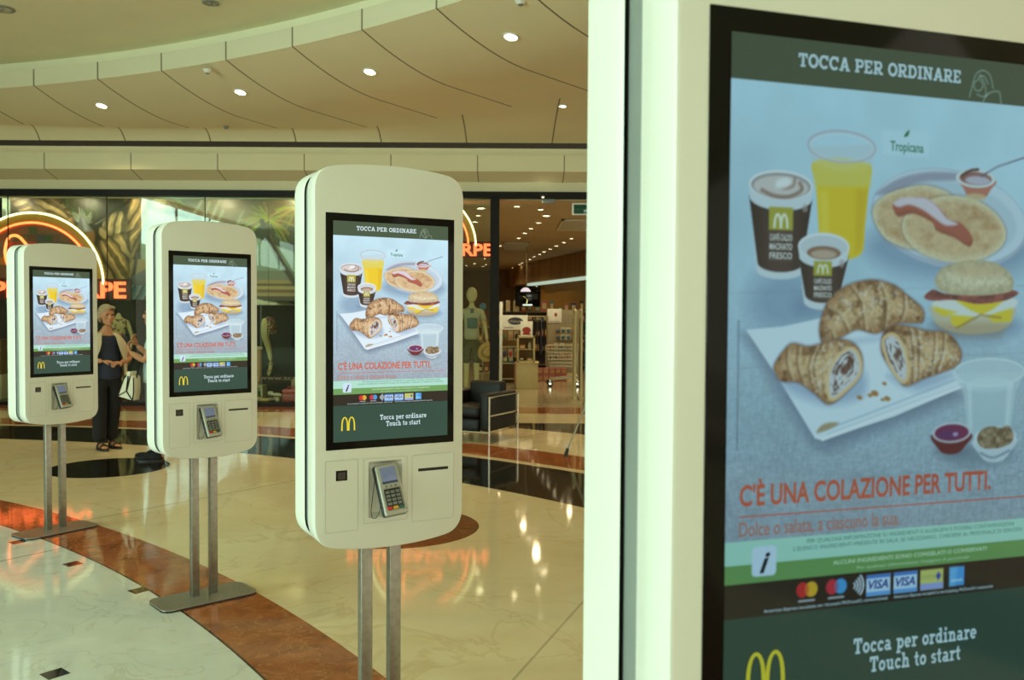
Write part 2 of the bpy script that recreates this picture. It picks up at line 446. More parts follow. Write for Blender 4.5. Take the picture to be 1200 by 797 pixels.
    P.line([(280, 289), (312, 275), (340, 278)], 2.4, (150, 120, 64), 2.4, .7)
    ba = P.spline([(235, 256), (247, 248), (262, 252), (290, 253), (321, 252), (352, 247), (364, 251), (345, 259), (308, 263), (277, 259), (246, 260)])
    d = P.sdf(ba); P.blend(np.clip(.5-d/1.6, 0, 1), P.c((140, 74, 70))*(.6+.8*P.noise(7, 4, 3, 21))[..., None])
    bt = P.spline([(249, 240), (258, 225), (280, 218), (304, 215), (332, 218), (352, 229), (357, 242), (348, 250), (305, 254), (262, 251)])
    d = P.sdf(bt); e = np.clip(-d/14, 0, 1)[..., None]
    P.blend(np.clip(.5-d/1.6, 0, 1), (P.c((190, 176, 140))*(1-e)+P.c((226, 212, 178))*e)*(1+(P.noise(4, 4, 3, 22)-.5)*.25)[..., None])
    P.fill(P.ellp(306, 227, 34, 8), (206, 178, 136), 10, .6)
    # ---- napkin
    nap = [(18, 291), (60, 288), (107, 279), (147, 270), (226, 300), (290, 344), (291, 353), (200, 383), (110, 405), (101, 403), (56, 340)]
    P.fill(nap, (222, 238, 248), 1.6)
    P.fill([(101, 400), (110, 402), (290, 348), (291, 354), (110, 406)], (236, 244, 250), 1.5)
    P.line([(104, 397), (160, 381), (288, 343)], 1.6, (176, 196, 214), 2, .9); P.line([(116, 399), (290, 350)], 1., (190, 206, 220), 1.5, .8)
    P.fill(P.spline([(103, 397), (108, 390), (118, 387), (130, 388), (118, 394)]), (176, 156, 120), 2.5, .95)
    for sp in ([(60, 343), (110, 368), (160, 360), (150, 330)], [(112, 306), (180, 300), (230, 288), (200, 298)], [(190, 340), (230, 356), (282, 338), (220, 342)]):
        P.fill(P.spline(sp), (150, 172, 202), 12, .7)
    # ---- croissants
    def crois(pts, segs, seed, cut=None, fillc=None):
        S = P.spline(pts); d = P.sdf(S); e = np.clip(-d/13, 0, 1)[..., None]
        na = P.noise(11, 8, 4, seed); nb = P.noise(2.4, 2.4, 2, seed+1)
        base = P.c((160, 116, 78))*(1-e)+P.c((214, 178, 132))*e
        base = base*(1-np.clip(na-.5, 0, 1)[..., None]*np.array([.9, 1.1, 1.25])*1.5)*(1+(nb-.5)*.3)[..., None]
        P.blend(np.clip(.5-(d-1.5)/3, 0, 1)*.5, P.c((96, 92, 104))); P.blend(np.clip(.5-d/1.4, 0, 1), base)
        ins = np.clip(-d/2, 0, 1)
        for g in segs:
            D = P.spline(g, 6, False)
            keep = P.I.copy(); P.line(D, 2.2, (116, 78, 52), 3.2, .7); P.line([(a+3, b-.5) for a, b in D], 3, (230, 206, 166), 3.4, .6)
            P.I[:] = keep*(1-ins[..., None])+P.I*ins[..., None]
        fl = np.clip((P.noise(3.2, 3.2, 2, seed+2)-.56)*9, 0, 1)*np.clip((P.noise(26, 20, 2, seed+3)-.38)*4, 0, 1)*ins*np.clip(-d/3, 0, 1)
        P.blend(fl*.5, P.c((236, 228, 218)))
        if cut:
            cs = P.spline(cut); d2 = P.sdf(cs)
            P.blend(np.clip(.5-(d2-3.6)/1.6, 0, 1), P.c((230, 198, 148))); P.blend(np.clip(.5-d2/1.6, 0, 1), P.c((214, 214, 216)))
            wv = P.noise(10, 10, 3, seed+5); r = np.clip(-d2, 0, 40)+wv*7; inn = np.clip(.5-d2/1.6, 0, 1)
            P.blend(np.clip(np.sin(r*1.25)*1.6, 0, 1)*inn*np.clip((P.noise(6, 8, 2, seed+6)-.38)*5, 0, 1)*.8, P.c((92, 66, 66)))
            P.blend(np.clip((P.noise(8, 11, 3, seed+7)-.53)*8, 0, 1)*inn*np.clip((-d2-3)/4, 0, 1)*.85, P.c((86, 52, 40)))
            cx = sum(a for a, b in cut)/len(cut); cy = sum(b for a, b in cut)/len(cut)
            P.fill(P.spline([(cx+a*fillc[0]*.7+2, cy+b*fillc[1]*.55-3) for a, b in ((-1, .5), (-.7, -.5), (.5, -1), (1.1, -.2), (.5, .3), (.1, 1.1))]), (92, 56, 42), 3, .8)
            P.fill(P.spline([(cx-2, cy+5), (cx+3, cy+2), (cx+5, cy+9), (cx+1, cy+13)]), (226, 214, 206), 2.5, .6)
    crois([(107, 304), (104, 290), (108, 274), (117, 258), (138, 245), (168, 239), (196, 244), (214, 255), (232, 267), (236, 277), (231, 284), (206, 284), (188, 291), (172, 295), (151, 291), (135, 297), (122, 304), (112, 309)],
          [[(112, 268), (128, 276), (140, 294)], [(140, 245), (154, 262), (160, 291)], [(176, 240), (186, 262), (184, 291)], [(208, 252), (210, 268), (204, 284)], [(108, 292), (116, 290), (122, 302)]], 31)
    crois([(51, 327), (61, 313), (72, 305), (90, 308), (104, 306), (126, 301), (146, 305), (157, 319), (156, 338), (141, 354), (118, 368), (100, 357), (80, 345), (60, 343), (53, 335)],
          [[(66, 310), (66, 326), (72, 343)], [(80, 306), (78, 326), (86, 348)], [(108, 306), (98, 328), (104, 358)], [(100, 308), (92, 330), (99, 354)]], 41,
          [(117, 340), (126, 322), (142, 312), (152, 320), (153, 337), (136, 353), (120, 361)], (9, 11))
    crois([(181, 312), (184, 294), (196, 287), (214, 287), (240, 292), (264, 294), (278, 303), (287, 317), (281, 330), (258, 338), (236, 344), (214, 351), (203, 343), (190, 328)],
          [[(226, 289), (230, 310), (229, 346)], [(216, 288), (222, 312), (222, 348)], [(262, 294), (262, 312), (254, 338)], [(250, 293), (250, 312), (246, 340)]], 51,
          [(185, 303), (196, 298), (208, 310), (214, 332), (211, 345), (200, 336), (190, 320)], (6, 13))
    for a, b, r in ((155, 362, 3.6), (174, 358, 5), (168, 360, 3), (186, 348, 3), (190, 364, 4.2), (184, 365, 2.5)):
        P.fill(P.ellp(a, b, r, r*.6, .3), (176, 124, 70), 1.8)
    # ---- water glass
    wg = [(277, 338), (286, 352), (291, 362), (296, 396), (306, 408), (348, 409), (359, 397), (364, 360), (370, 350), (376, 338)]
    P.fill(wg, (192, 214, 222), 2, .7)
    P.fill(P.ellp(326, 338, 49, 15), (206, 226, 234), 2, .55); e2 = P.ellp(326, 338, 49, 15); P.line(e2+e2[:1], 1.8, (222, 238, 242), 1.5, .9)
    P.fill(P.ellp(327, 352, 34, 9), (208, 230, 236), 3, .7); P.fill([(294, 356), (361, 356), (357, 402), (298, 402)], (176, 202, 212), 5, .45)
    P.fill([(352, 350), (360, 350), (355, 402), (349, 402)], (214, 232, 238), 4, .7); P.fill([(296, 352), (301, 352), (304, 400), (299, 400)], (220, 236, 242), 4, .6)
    # ---- jam and granola pots
    P.fill(P.spline([(250, 404), (258, 420), (268, 426), (284, 426), (294, 419), (302, 405)]), (110, 42, 48), 2); P.fill(P.ellp(276, 403, 26.5, 11.5), (206, 212, 220), 1.5, .85)
    P.fill(P.ellp(276, 403, 23, 9), (128, 46, 86), 1.6); P.fill(P.ellp(272, 405, 15, 5), (96, 56, 110), 5, .8); P.fill(P.ellp(281, 405, 3.6, 2.2), (190, 160, 200), 2)
    P.fill(P.spline([(306, 412), (314, 428), (326, 437), (346, 437), (358, 427), (366, 412)]), (204, 218, 228), 2, .95)
    P.line(P.spline([(316, 427), (334, 433), (356, 426)], 6, False), 2.4, (120, 132, 150), 2.4, .8)
    P.fill(P.ellp(336, 411, 30, 13), (216, 226, 232), 1.5, .9)
    d = P.sdf(P.spline([(311, 412), (316, 402), (330, 398), (344, 400), (354, 398), (362, 408), (358, 418), (338, 423), (318, 421)]))
    g = P.noise(4.5, 4, 2, 61)[..., None]
    P.blend(np.clip(.5-d/2, 0, 1), P.c((88, 66, 46))*(1-g)+P.c((196, 176, 142))*g)
    P.fill(P.ellp(304, 106, .1, .1), (0, 0, 0), 1, 0)
    # ---- juice brand patch
    P.fill([(177, 83), (237, 81), (238, 108), (178, 108)], (204, 234, 248), 3, .75)
    P.fill(P.spline([(205, 88), (208, 83), (212, 81), (210, 87)]), (40, 120, 70), 1)
    # tiny vertical caption at the left edge
    for yy in np.arange(282, 412, 3.1): P.fill([(8.6, yy), (10.6, yy), (10.6, yy+2.1), (8.6, yy+2.1)], (96, 116, 132), 1.1, .7)
    # ---- flat bands
    def band(y0, y1, col):
        P.I[(Y >= y0) & (Y < y1)] = P.c(col)
    band(-5, 45, (66, 84, 62)); band(504, 528, (176, 224, 206)); band(528, 547, (112, 160, 92)); band(547, 582, (46, 38, 30)); band(582, 800, (48, 76, 64))
    # ordering hand drawn in thin lines at the header's right end
    hc = (176, 196, 180)
    for s in ([(290, 40), (293, 30), (296, 20), (300, 13), (308, 10), (316, 13), (320, 20), (322, 28)], [(296, 24), (303, 20), (308, 26), (304, 32), (297, 31), (296, 24)],
              [(303, 14), (309, 22), (312, 30), (312, 38)], [(300, 36), (309, 38), (318, 33), (330, 31), (333, 40), (334, 45)], [(316, 34), (310, 41), (309, 45)], [(301, 18), (309, 16), (315, 24)]):
        P.line(P.spline(s, 5, False), 1.1, hc, 1., .85)
    # rounded info tile
    P.fill([(a, b) for a, b in rrect(28.5, 57, 510, 540.5, 4.5)], (206, 226, 244), 1.2)
    # payment marks
    for cx, a, b in ((94, (206, 46, 50), (226, 176, 50)), (130, (206, 50, 66), (72, 160, 224))):
        P.fill(P.ellp(cx-5, 559, 7.6, 8), a, 1); P.fill(P.ellp(cx+5.5, 559, 7.6, 8), b, 1)
        P.fill(P.ellp(cx+.3, 559, 2.4, 5.4), tuple((x+y)//2 for x, y in zip(a, b)), 1)
        P.fill([(cx-10, 569.5), (cx+10, 569.5), (cx+10, 571.6), (cx-10, 571.6)], (200, 206, 214), 1, .8)
    for r in (3.5, 7, 10.5, 14):
        P.line([(150+r*math.cos(t), 560+r*1.05*math.sin(t)) for t in np.linspace(-.75, .75, 10)], 1.9, (214, 228, 240), .8)
    for x0, x1 in ((168, 198.5), (203, 233.5)):
        P.fill([(x0, 551), (x1, 551), (x1, 573), (x0, 573)], (196, 222, 246), 1)
        P.fill([(x0, 551), (x1, 551), (x1, 554.5), (x0, 554.5)], (70, 130, 214), 1); P.fill([(x0, 568.8), (x1, 568.8), (x1, 573), (x0, 573)], (104, 168, 232), 1)
    P.fill([(238, 551), (268.5, 551), (268.5, 573), (238, 573)], (206, 204, 116), 1); P.fill([(238, 566), (268.5, 566), (268.5, 573), (238, 573)], (156, 170, 226), 1)
    P.fill([(262, 554), (266, 559), (262, 564), (258, 559)], (70, 84, 168), 1); P.line([(241, 559), (256, 559)], 5, (184, 190, 110), 1.5, .8)
    P.fill([(277, 551), (297, 551), (297, 572), (277, 572)], (74, 160, 230), 1); P.fill([(277, 551), (288, 551), (284, 572), (277, 572)], (130, 200, 240), 5, .6)
    P.line([(280, 566), (294, 566)], 2.5, (206, 230, 248), 1, .7)
    return P
_P = paint_advert()
ADVERT = _P.mesh('display_picture', lambda s: s/1000-.195, lambda t: .348-t/1000, 0.)
del _P

# ------------------------------------------------------------------ window print: draped stone figures, painted reflections of palms and daylight facade
def paint_mural():
    P = Paint(0, 0, 360, 124, 1.)
    X, Y = P.X, P.Y
    nz = P.noise(30, 20, 4, 5); nf = P.noise(4, 4, 3, 6)
    P.I[:] = P.c((54, 52, 36)); P.I *= (.6+nz*.9)[..., None]
    P.fill([(-5, -5), (10, -5), (9, 30), (8, 60), (-5, 64)], (196, 226, 206), 3)
    P.fill([(0, 60), (9, 60), (70, 96), (66, 112), (0, 112)], (150, 136, 100), 4, .9)
    P.fill(P.ellp(2, 22, 2.5, 5), (110, 124, 120), 3)
    # dark green foliage with pale gaps
    r = np.random.RandomState(3)
    for q in range(60):
        a = (70+r.rand()*64, r.rand()*22); P.line([a, (a[0]+r.randn()*6, a[1]+5+r.rand()*9)], .9, (46+int(r.rand()*40), 66+int(r.rand()*40), 40), 1.2, .8)
    for q in range(15):
        t = -2.5+q*.17; l = 11+(q*7) % 9; P.line([(93, 34), (93+l*math.cos(t), 34+l*math.sin(t))], 1.1, (206, 226, 214), 1.4, .8)
    P.fill([(104, 36), (124, 26), (112, 34)], (206, 226, 214), 2)
    # painted reflection of the daylight facade with dots, from the first figure to the right-hand edge
    P.fill([(164, 12), (196, 22), (244, 34), (294, 46), (330, 60), (346, 66), (350, 90), (164, 90)], (150, 170, 154), 1.5)
    P.I[(X > 164) & (X < 350) & (Y > 55) & (Y < 90)] *= .97
    for x in np.arange(172, 345, 13):
        for yy in (34+(x-172)*.2, 52+(x-172)*.14, 70+(x-172)*.06):
            P.fill(P.ellp(x, yy, 1.1, 1.3), (120, 132, 122), 1.2, .8)
    P.I[(X > 164) & (Y > 88) & (Y <= 99)] = P.c((132, 136, 116))
    for y0, y1, c in ((99, 103, (176, 150, 96)), (103, 106, (106, 84, 52)), (106, 110, (190, 166, 108)), (110, 114, (126, 92, 50)), (114, 118, (176, 150, 98)), (118, 125, (74, 58, 40))):
        P.I[(X > 100) & (Y > y0) & (Y <= y1)] = P.c(c)
    P.I[(X > 150) & (X < 172) & (Y > 75) & (Y < 100)] = P.c((156, 140, 96))
    # reflected brown mall ceiling painted along the top, with mirrored palms
    P.fill([(176, -3), (360, -3), (360, 36), (300, 36), (240, 26), (196, 14)], (104, 84, 46), 3)
    P.I *= (1+(nf-.5)*.10)[..., None]
    for a, b in (((237, 6), (222, 30)), ((246, 8), (236, 34)), ((258, 6), (246, 32)), ((286, 18), (276, 40)), ((262, 18), (254, 34))):
        P.line([a, b], 3.2, (156, 168, 150), 3, .65)
    for cx, cy, L in ((316, 28, 40), (352, 14, 46), (196, 2, 26)):
        for q in range(34):
            t = r.rand()*2*PI; l = L*(.5+.5*r.rand()); c = (112+int(r.rand()*60), 122+int(r.rand()*56), 34+int(r.rand()*30))
            P.line(P.spline([(cx, cy), (cx+l*.5*math.cos(t), cy+l*.32*math.sin(t)), (cx+l*math.cos(t), cy+l*.7*math.sin(t)+5)], 4, False), 1.4, c, 1.6, .8)
    P.line(P.spline([(308, 30), (318, 52), (330, 76), (348, 104)], 5, False), 6, (62, 50, 34), 2.5); P.line([(318, 46), (330, 72), (347, 102)], 1.4, (120, 98, 60), 2, .8)
    # draped stone figures
    def drape(pts, seed, dirx, diry, base=(214, 182, 122)):
        d = P.sdf(P.spline(pts)); ins = np.clip(.5-d/2, 0, 1)
        w = P.noise(26, 26, 3, seed)*14
        ph = X*dirx+Y*diry+w
        f = .5+.5*np.sin(ph*.62); f2 = .5+.5*np.sin(ph*1.5+3)
        sh = .42+.5*f+.2*f2+(P.noise(5, 5, 2, seed+1)-.5)*.25
        sh *= .55+.45*np.clip(-d/7, 0, 1)
        P.blend(ins, P.c(base)*np.clip(sh, .2, 1.25)[..., None])
    drape([(10, 0), (60, 0), (74, 12), (86, 30), (84, 40), (60, 34), (36, 28), (20, 20)], 71, .35, .9)
    drape([(30, 8), (50, 2), (66, 8), (80, 26), (70, 30), (48, 26)], 72, -.5, .9, (224, 194, 136))
    drape([(146, 0), (172, 2), (172, 26), (164, 50), (160, 66), (150, 80), (146, 60), (148, 30)], 73, .8, .5)
    drape([(124, 26), (134, 18), (146, 22), (148, 40), (142, 52), (126, 48), (118, 36)], 74, .9, .35, (228, 202, 142))
    drape([(112, 58), (130, 48), (148, 44), (152, 66), (150, 88), (156, 104), (126, 108), (118, 84)], 75, .75, -.4, (226, 196, 130))
    P.fill(P.spline([(100, 44), (108, 42), (110, 52), (106, 60), (100, 54)]), (150, 110, 62), 2); P.fill(P.spline([(116, 38), (124, 44), (122, 52), (115, 46)]), (186, 164, 112), 2)
    P.line([(160, 66), (156, 92), (153, 104)], 4, (70, 58, 42), 2); P.line([(104, 36), (150, 8), (154, 0)], 3.4, (44, 40, 30), 2, .9)
    # grey metal funnel hat of the nearer figure
    P.fill([(92, 26), (95, 24), (108, 42), (98, 45), (88, 41)], (120, 128, 130), 1.5); P.fill([(94, 26), (97, 28), (103, 42), (97, 43)], (188, 198, 198), 3, .8)
    P.fill([(124, 108), (142, 102), (176, 84), (180, 96), (178, 112), (124, 112)], (104, 110, 110), 2)      # grey awning
    for q in range(9): P.I[(X > 134) & (X < 176) & (Y > 106) & (Y < 124) & ((X+Y*.5).astype(int) % 10 == q)] = P.c((60+q*12, 120+q*8, 150+q*5))
    return P
_P = paint_mural()
MURAL = _P.mesh('window_print_reflection', lambda a: -8.68+a*.01432, lambda b: 3.497-b*.01432, 0.)
del _P
# ------------------------------------------------------------------ materials
M_shell = mat('kiosk_white_shell', (.80, .80, .72), .32, var=.015, scale=3)
M_core = mat('kiosk_grey_core', (.23, .25, .23), .45, var=.03)
M_black = mat('black_gloss', (.005, .005, .004), .09, var=.1, spec=.22)
M_blackm = mat('black_matt', (.012, .011, .009), .55, var=.2)
M_gap = mat('painted_gap_shadow', (.02, .02, .017), .8, var=.1)  # near-black colour paints in the deep shade between the shells
M_seam = mat('panel_seam_grey', (.44, .46, .35), .7, var=.05)
M_steel = mat('brushed_steel', (.34, .325, .28), .34, .9, var=.14, scale=40)
M_plate = mat('steel_plate', (.36, .34, .29), .33, .85, var=.16, scale=60)
M_chrome = mat('chrome', (.75, .74, .70), .12, 1., var=.03)
M_rubber = mat('rubber', (.012, .012, .010), .6, var=.2)
M_tgrey = mat('terminal_silver', (.46, .46, .40), .35, .3, var=.06, scale=60)
M_tdark = mat('terminal_dark', (.02, .022, .022), .4, var=.2)
M_key = mat('terminal_key', (.19, .2, .18), .45, var=.1)
M_red = mat('key_red', (.6, .03, .025), .4); M_yel = mat('key_yellow', (.65, .38, .03), .4); M_grn = mat('key_green', (.03, .13, .10), .4)
M_lcd = glow('terminal_lcd', rgb(150, 166, 186), .42, rough=.15)
M_lcd2 = glow('terminal_lcd_band', rgb(70, 84, 96), .5, rough=.15)
T_title = glow('lettering_pale', rgb(206, 226, 232), 1.)
T_red = glow('lettering_red', rgb(206, 92, 64), 1.)
T_redl = glow('lettering_soft_red', rgb(186, 122, 106), 1.)
T_dark = glow('lettering_dark_green', rgb(70, 118, 106), 1.)
T_lime = glow('lettering_light_green', rgb(196, 226, 190), 1.)
T_yel = glow('lettering_yellow', rgb(232, 210, 44), 1.)
T_ink = glow('lettering_ink', rgb(26, 34, 40), 1.)
T_green = glow('lettering_brand_green', rgb(34, 128, 84), 1.)
T_blue = glow('lettering_card_blue', rgb(44, 70, 150), 1.)
T_cup = glow('lettering_cup', rgb(222, 220, 214), 1.)
M_pic = picture_mat('display_picture_lit', 1.0, .08)
# dimmer copy for the nearest display: oblique-view falloff put into its glow
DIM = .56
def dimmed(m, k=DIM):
    c = m.copy(); c.name = m.name+'_oblique_falloff'
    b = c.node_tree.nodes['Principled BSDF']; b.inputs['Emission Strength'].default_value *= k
    nt = c.node_tree; sk = b.inputs['Emission Color']; cool = (.72, 1., 1.06)      # cyan cast of the oblique view, put into the colour
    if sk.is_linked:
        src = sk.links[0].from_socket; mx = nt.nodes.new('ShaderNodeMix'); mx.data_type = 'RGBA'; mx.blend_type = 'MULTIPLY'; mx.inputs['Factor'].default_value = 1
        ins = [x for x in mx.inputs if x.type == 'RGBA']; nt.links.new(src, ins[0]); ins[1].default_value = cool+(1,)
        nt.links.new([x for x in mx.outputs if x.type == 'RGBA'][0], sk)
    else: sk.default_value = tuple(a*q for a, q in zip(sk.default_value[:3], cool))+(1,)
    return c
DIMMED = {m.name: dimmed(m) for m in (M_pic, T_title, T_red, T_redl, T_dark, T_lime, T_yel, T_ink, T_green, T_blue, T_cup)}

# ------------------------------------------------------------------ kiosk
H0 = 1.4688
def outline():
    a = .2565; pts = []
    def bez(p, c, q, n):
        return [((1-t)**2*p[0]+2*t*(1-t)*c[0]+t*t*q[0], (1-t)**2*p[1]+2*t*(1-t)*c[1]+t*t*q[1]) for t in [i/n for i in range(n)]]
    def crown(z0, z1, n=16):   # left -> right over the top
        return [(-.19+.38*i/n, z1-(z1-z0)*abs(-1+2*i/n)**2.2) for i in range(n)]
    pts += crown(.5215, .5355)
    pts += bez((.19, .5215), (.2545, .512), (a, .445), 10)
    pts += [(a, .445-i*(.445+.605)/12) for i in range(12)]
    pts += bez((a, -.605), (.2545, -.677), (.19, -.6879), 10)
    pts += [(-x, -.7041+(-z+.5355)*1.15) for x, z in crown(.5215, .5355)]
    pts += bez((-.19, -.6879), (-.2545, -.677), (-a, -.605), 10)
    pts += [(-a, -.605+i*(.605+.445)/12) for i in range(12)]
    pts += bez((-a, .445), (-.2545, .512), (-.19, .5215), 10)
    return pts
OUT = outline()
def inset(pts, d):
    n = len(pts); out = []
    for i in range(n):
        t = (Vector(pts[(i+1) % n])-Vector(pts[i-1])).normalized(); nn = Vector((t.y, -t.x))
        out.append((pts[i][0]+nn.x*d, pts[i][1]+nn.y*d))
    return out
def shell(rings, hole=None, cap_front=True, cap_back=True):
    """rings: (inset, depth) from front to back"""
    bm = bmesh.new(); R = []
    for ins, w in rings:
        R.append([bm.verts.new((x, w, z+H0)) for x, z in inset(OUT, ins)])
    n = len(OUT)
    for A, B in zip(R, R[1:]):
        for k in range(n): bm.faces.new((A[k], A[(k+1) % n], B[(k+1) % n], B[k]))
    if cap_front:
        if hole:
            edges = [bm.edges.get((R[0][k], R[0][(k+1) % n])) for k in range(n)]
            for h in hole:
                hv = [bm.verts.new((x, rings[0][1], z+H0)) for x, z in h]
                edges += [bm.edges.new((hv[k], hv[(k+1) % len(hv)])) for k in range(len(hv))]
            bmesh.ops.triangle_fill(bm, use_beauty=True, use_dissolve=False, edges=edges)
        else: bm.faces.new(R[0])
    if cap_back: bm.faces.new(R[-1])
    bmesh.ops.recalc_face_normals(bm, faces=bm.faces)
    me = bpy.data.meshes.new('shell'); bm.to_mesh(me); bm.free()
    return smooth(me, 40)

def panel_ring(x0, x1, z0, z1, r, w, y):
    o = rrect(x0, x1, z0, z1, r); i = rrect(x0+w, x1-w, z0+w, z1-w, max(r-w, .0005)); n = len(o)
    return flat([[o[k], o[(k+1) % n], i[(k+1) % n], i[k]] for k in range(n)], y)

def make_kiosk():
    root = empty('ordering_kiosk')
    hole = rrect(-.0799, .0351, -.6019, -.4195, .004)
    link('front_shell', shell([(.006, 0), (.0017, .0018), (0, .006), (0, .075), (.005, .081)], [hole]), M_shell, root)
    link('back_shell', shell([(.0062, .1325), (0, .147), (0, .222), (.006, .229)], None, False), M_shell, root)
    link('core_band', shell([(.012, .0795), (.012, .133)], None, False, False), M_core, root)
    link('painted_gap_shadow', shell([(.012, .133), (.012, .1465), (.0068, .1465), (.0068, .1331)], None, False, False), M_gap, root)
    # ---- screen
    b = MB(); b.box(-.221, .221, -.0016, .004, H0-.3735, H0+.3735, .0012); bez = b.build('screen_bezel', M_black, root)
    disp = link('display', ADVERT, M_pic, root, (0, -.0022, H0))
    def t(name, me, m):
        return link(name, me, m, disp, (0, -.0006, 0))
    t('headline_lettering', slab_text('TOCCA PER ORDINARE', -.1215, .083, .3215, .0135), T_title)
    t('slogan_lettering', fit_text("C'È UNA COLAZIONE PER TUTTI.", -.182, .1355, -.1195, .0215, bold=.028), T_red)
    t('slogan_rule', flat([[(-.182, -.1313), (.190, -.1313), (.190, -.1299), (-.182, -.1299)]]), T_red)
    t('subtitle_lettering', fit_text('Dolce o salata, a ciascuno la sua.', -.182, .0135, -.1505, .0152, bold=.012), T_redl)
    t('small_print', fit_text('PER QUALSIASI INFORMAZIONE SU INGREDIENTI E ALLERGENI E POSSIBILI CONTAMINAZIONI', -.102, .170, -.1625, .0044), T_dark)
    t('small_print', fit_text("L'ELENCO INGREDIENTI PRESENTE IN SALA. SE NECESSARIO, CHIEDERE AL PERSONALE DI SERVIZIO", -.118, .182, -.1695, .0044), T_dark)
    t('small_print', fit_text('ALCUNI INGREDIENTI SONO CONGELATI O CONSERVATI', -.070, .132, -.1875, .0044, bold=.02), T_lime)
    t('small_print', fit_text('Per qualsiasi informazione rivolgersi al personale', -.04, .108, -.1945, .003), T_lime)
    t('small_print', fit_text("American Express accettata nei ristoranti McDonald's convenzionati", -.152, .0, -.2302, .0036), T_title)
    t('small_print', fit_text("American Express accepted in participating McDonald's restaurants", .008, .142, -.2302, .0036), T_title)
    t('info_letter', fit_text('i', -.158, -.1455, -.1885, .022, bold=.03, shear=.35), T_ink)
    for a in (-.0250, .0100):
        t('card_lettering', fit_text('VISA', a, a+.0255, -.2175, .0095, bold=.03, shear=.25), T_blue)
    t('prompt_lettering', slab_text('Tocca per ordinare', -.0425, .1205, -.2850, .0165), T_title)
    t('prompt_lettering', slab_text('Touch to start', -.0215, .0990, -.3065, .0165), T_title)
    # golden arches
    q = []
    for s in (-1, 1):
        c = -.149+s*.0113
        pts_o = [(c+.0118*math.cos(math.radians(a))*1.0, -.3135+.0440*max(0, math.sin(math.radians(a)))**.62) for a in range(0, 181, 6)]
        pts_i = [(c+.0070*math.cos(math.radians(a)), -.3135+.0400*max(0, math.sin(math.radians(a)))**.62) for a in range(0, 181, 6)]
        q += [[pts_o[k], pts_o[k+1], pts_i[k+1], pts_i[k]] for k in range(30)]
    t('arches_logo', flat(q), T_yel)
    t('brand_lettering', fit_text('Tropicana', -.0075, .0352, .2445, .0105, bold=.02), T_green)
    for (x0, x1, z0, z1) in ((-.1515, -.1255, .127, .154), (-.0985, -.0775, .089, .1095)):
        h = (z1-z0)/3
        for k, s in enumerate(('CAFFÈ CALDO', 'MACINATO', 'FRESCO')):
            t('cup_lettering', fit_text(s, x0, x1, z1-(k+1)*h+.0014, h*.72, bold=.01), T_cup)
    # ---- lower service panels
    for nm, x0, x1, z0, z1 in (('scanner_panel', -.2233, -.1156, -.6352, -.4069), ('terminal_surround', -.0972, .0532, -.618, -.4085), ('printer_panel', .0709, .2228, -.6309, -.4087)):
        if nm == 'terminal_surround':
            o = rrect(x0, x1, z0, z1, .004); i = rrect(-.0805, .0357, -.6025, -.4189, .004); n = len(o)
            p = link(nm, flat([[o[k], o[(k+1) % n], i[(k+1) % n], i[k]] for k in range(n)], -.0006), M_shell, root, (0, 0, H0))
        else:
            p = link(nm, flat([rrect(x0, x1, z0, z1, .004)], -.0006), M_shell, root, (0, 0, H0))
        link('panel_seam', panel_ring(x0, x1, z0, z1, .004, .0010, -.0009), M_seam, p)
    b = MB(); b.box(-.1888, -.1511, -.0012, .003, H0-.4725, H0-.4394, .001); sw = b.build('scanner_window', M_black, root)
    link('scanner_lens', flat([rrect(-.183, -.157, -.4685, -.4455, .002)], -.0016), mat('scanner_brown', (.05, .038, .03), .2), sw, (0, 0, H0))
    b = MB(); b.box(.0924, .2014, -.0012, .003, H0-.4647, H0-.4549, .0008); b.build('receipt_slot', M_blackm, root)
    b = MB()
    x0, x1, z0, z1, d = -.0799, .0351, H0-.6019, H0-.4195, .022
    e = .012
    b.quad([(x0, 0, z0), (x0, 0, z1), (x0+e, d, z1-e), (x0+e, d, z0+e)]); b.quad([(x1, 0, z0), (x1-e, d, z0+e), (x1-e, d, z1-e), (x1, 0, z1)])
    b.quad([(x0, 0, z1), (x1, 0, z1), (x1-e, d, z1-e), (x0+e, d, z1-e)]); b.quad([(x0, 0, z0), (x0+e, d, z0+e), (x1-e, d, z0+e), (x1, 0, z0)])
    b.quad([(x0+e, d, z0+e), (x0+e, d, z1-e), (x1-e, d, z1-e), (x1-e, d, z0+e)])
    b.build('terminal_recess', M_shell, root)
    # ---- card terminal, leaning out of its recess
    T = Matrix.Translation((-.024, .012, H0-.437)) @ Matrix.Rotation(math.radians(-5), 4, 'Y') @ Matrix.Rotation(math.radians(-24), 4, 'X')
    # local: x width, -y front, z from 0 (top) down to -.165
    bm = MB()
    prof = [(-.0, .0), (.004, -.006), (.0, -.020), (-.014, -.03)]
    def slab(x, y0, y1, z0, z1, bev): return bm.box(-x, x, y0, y1, z0, z1, bev, T, 3)
    slab(.041, -.016, .010, -.168, .0, .008)
    term = bm.build('card_terminal', M_tdark, root)
    bm = MB(); bm.box(-.0385, .0385, -.024, -.010, -.166, -.002, .006, T, 3); bm.box(-.0395, .0395, -.027, -.012, -.168, -.15, .005, T, 3); bm.build('terminal_face', M_tgrey, term)
    bm = MB(); bm.box(-.026, .026, -.0255, -.022, -.058, -.012, .001, T); bm.build('terminal_display', M_lcd, term)
    bm = MB(); bm.box(-.026, .026, -.0257, -.022, -.066, -.058, .0005, T); bm.build('display_band', M_lcd2, term)
    bm = MB()
    for a in (-.016, .0, .016): bm.box(a-.004, a+.004, -.0253, -.022, -.077, -.071, .0008, T)
    bm.build('menu_button', M_key, term)
    bm = MB(); bm.box(-.030, .030, -.0252, -.02, -.150, -.080, .006, T, 3); bm.build('keypad', M_tdark, term)
    kb = None
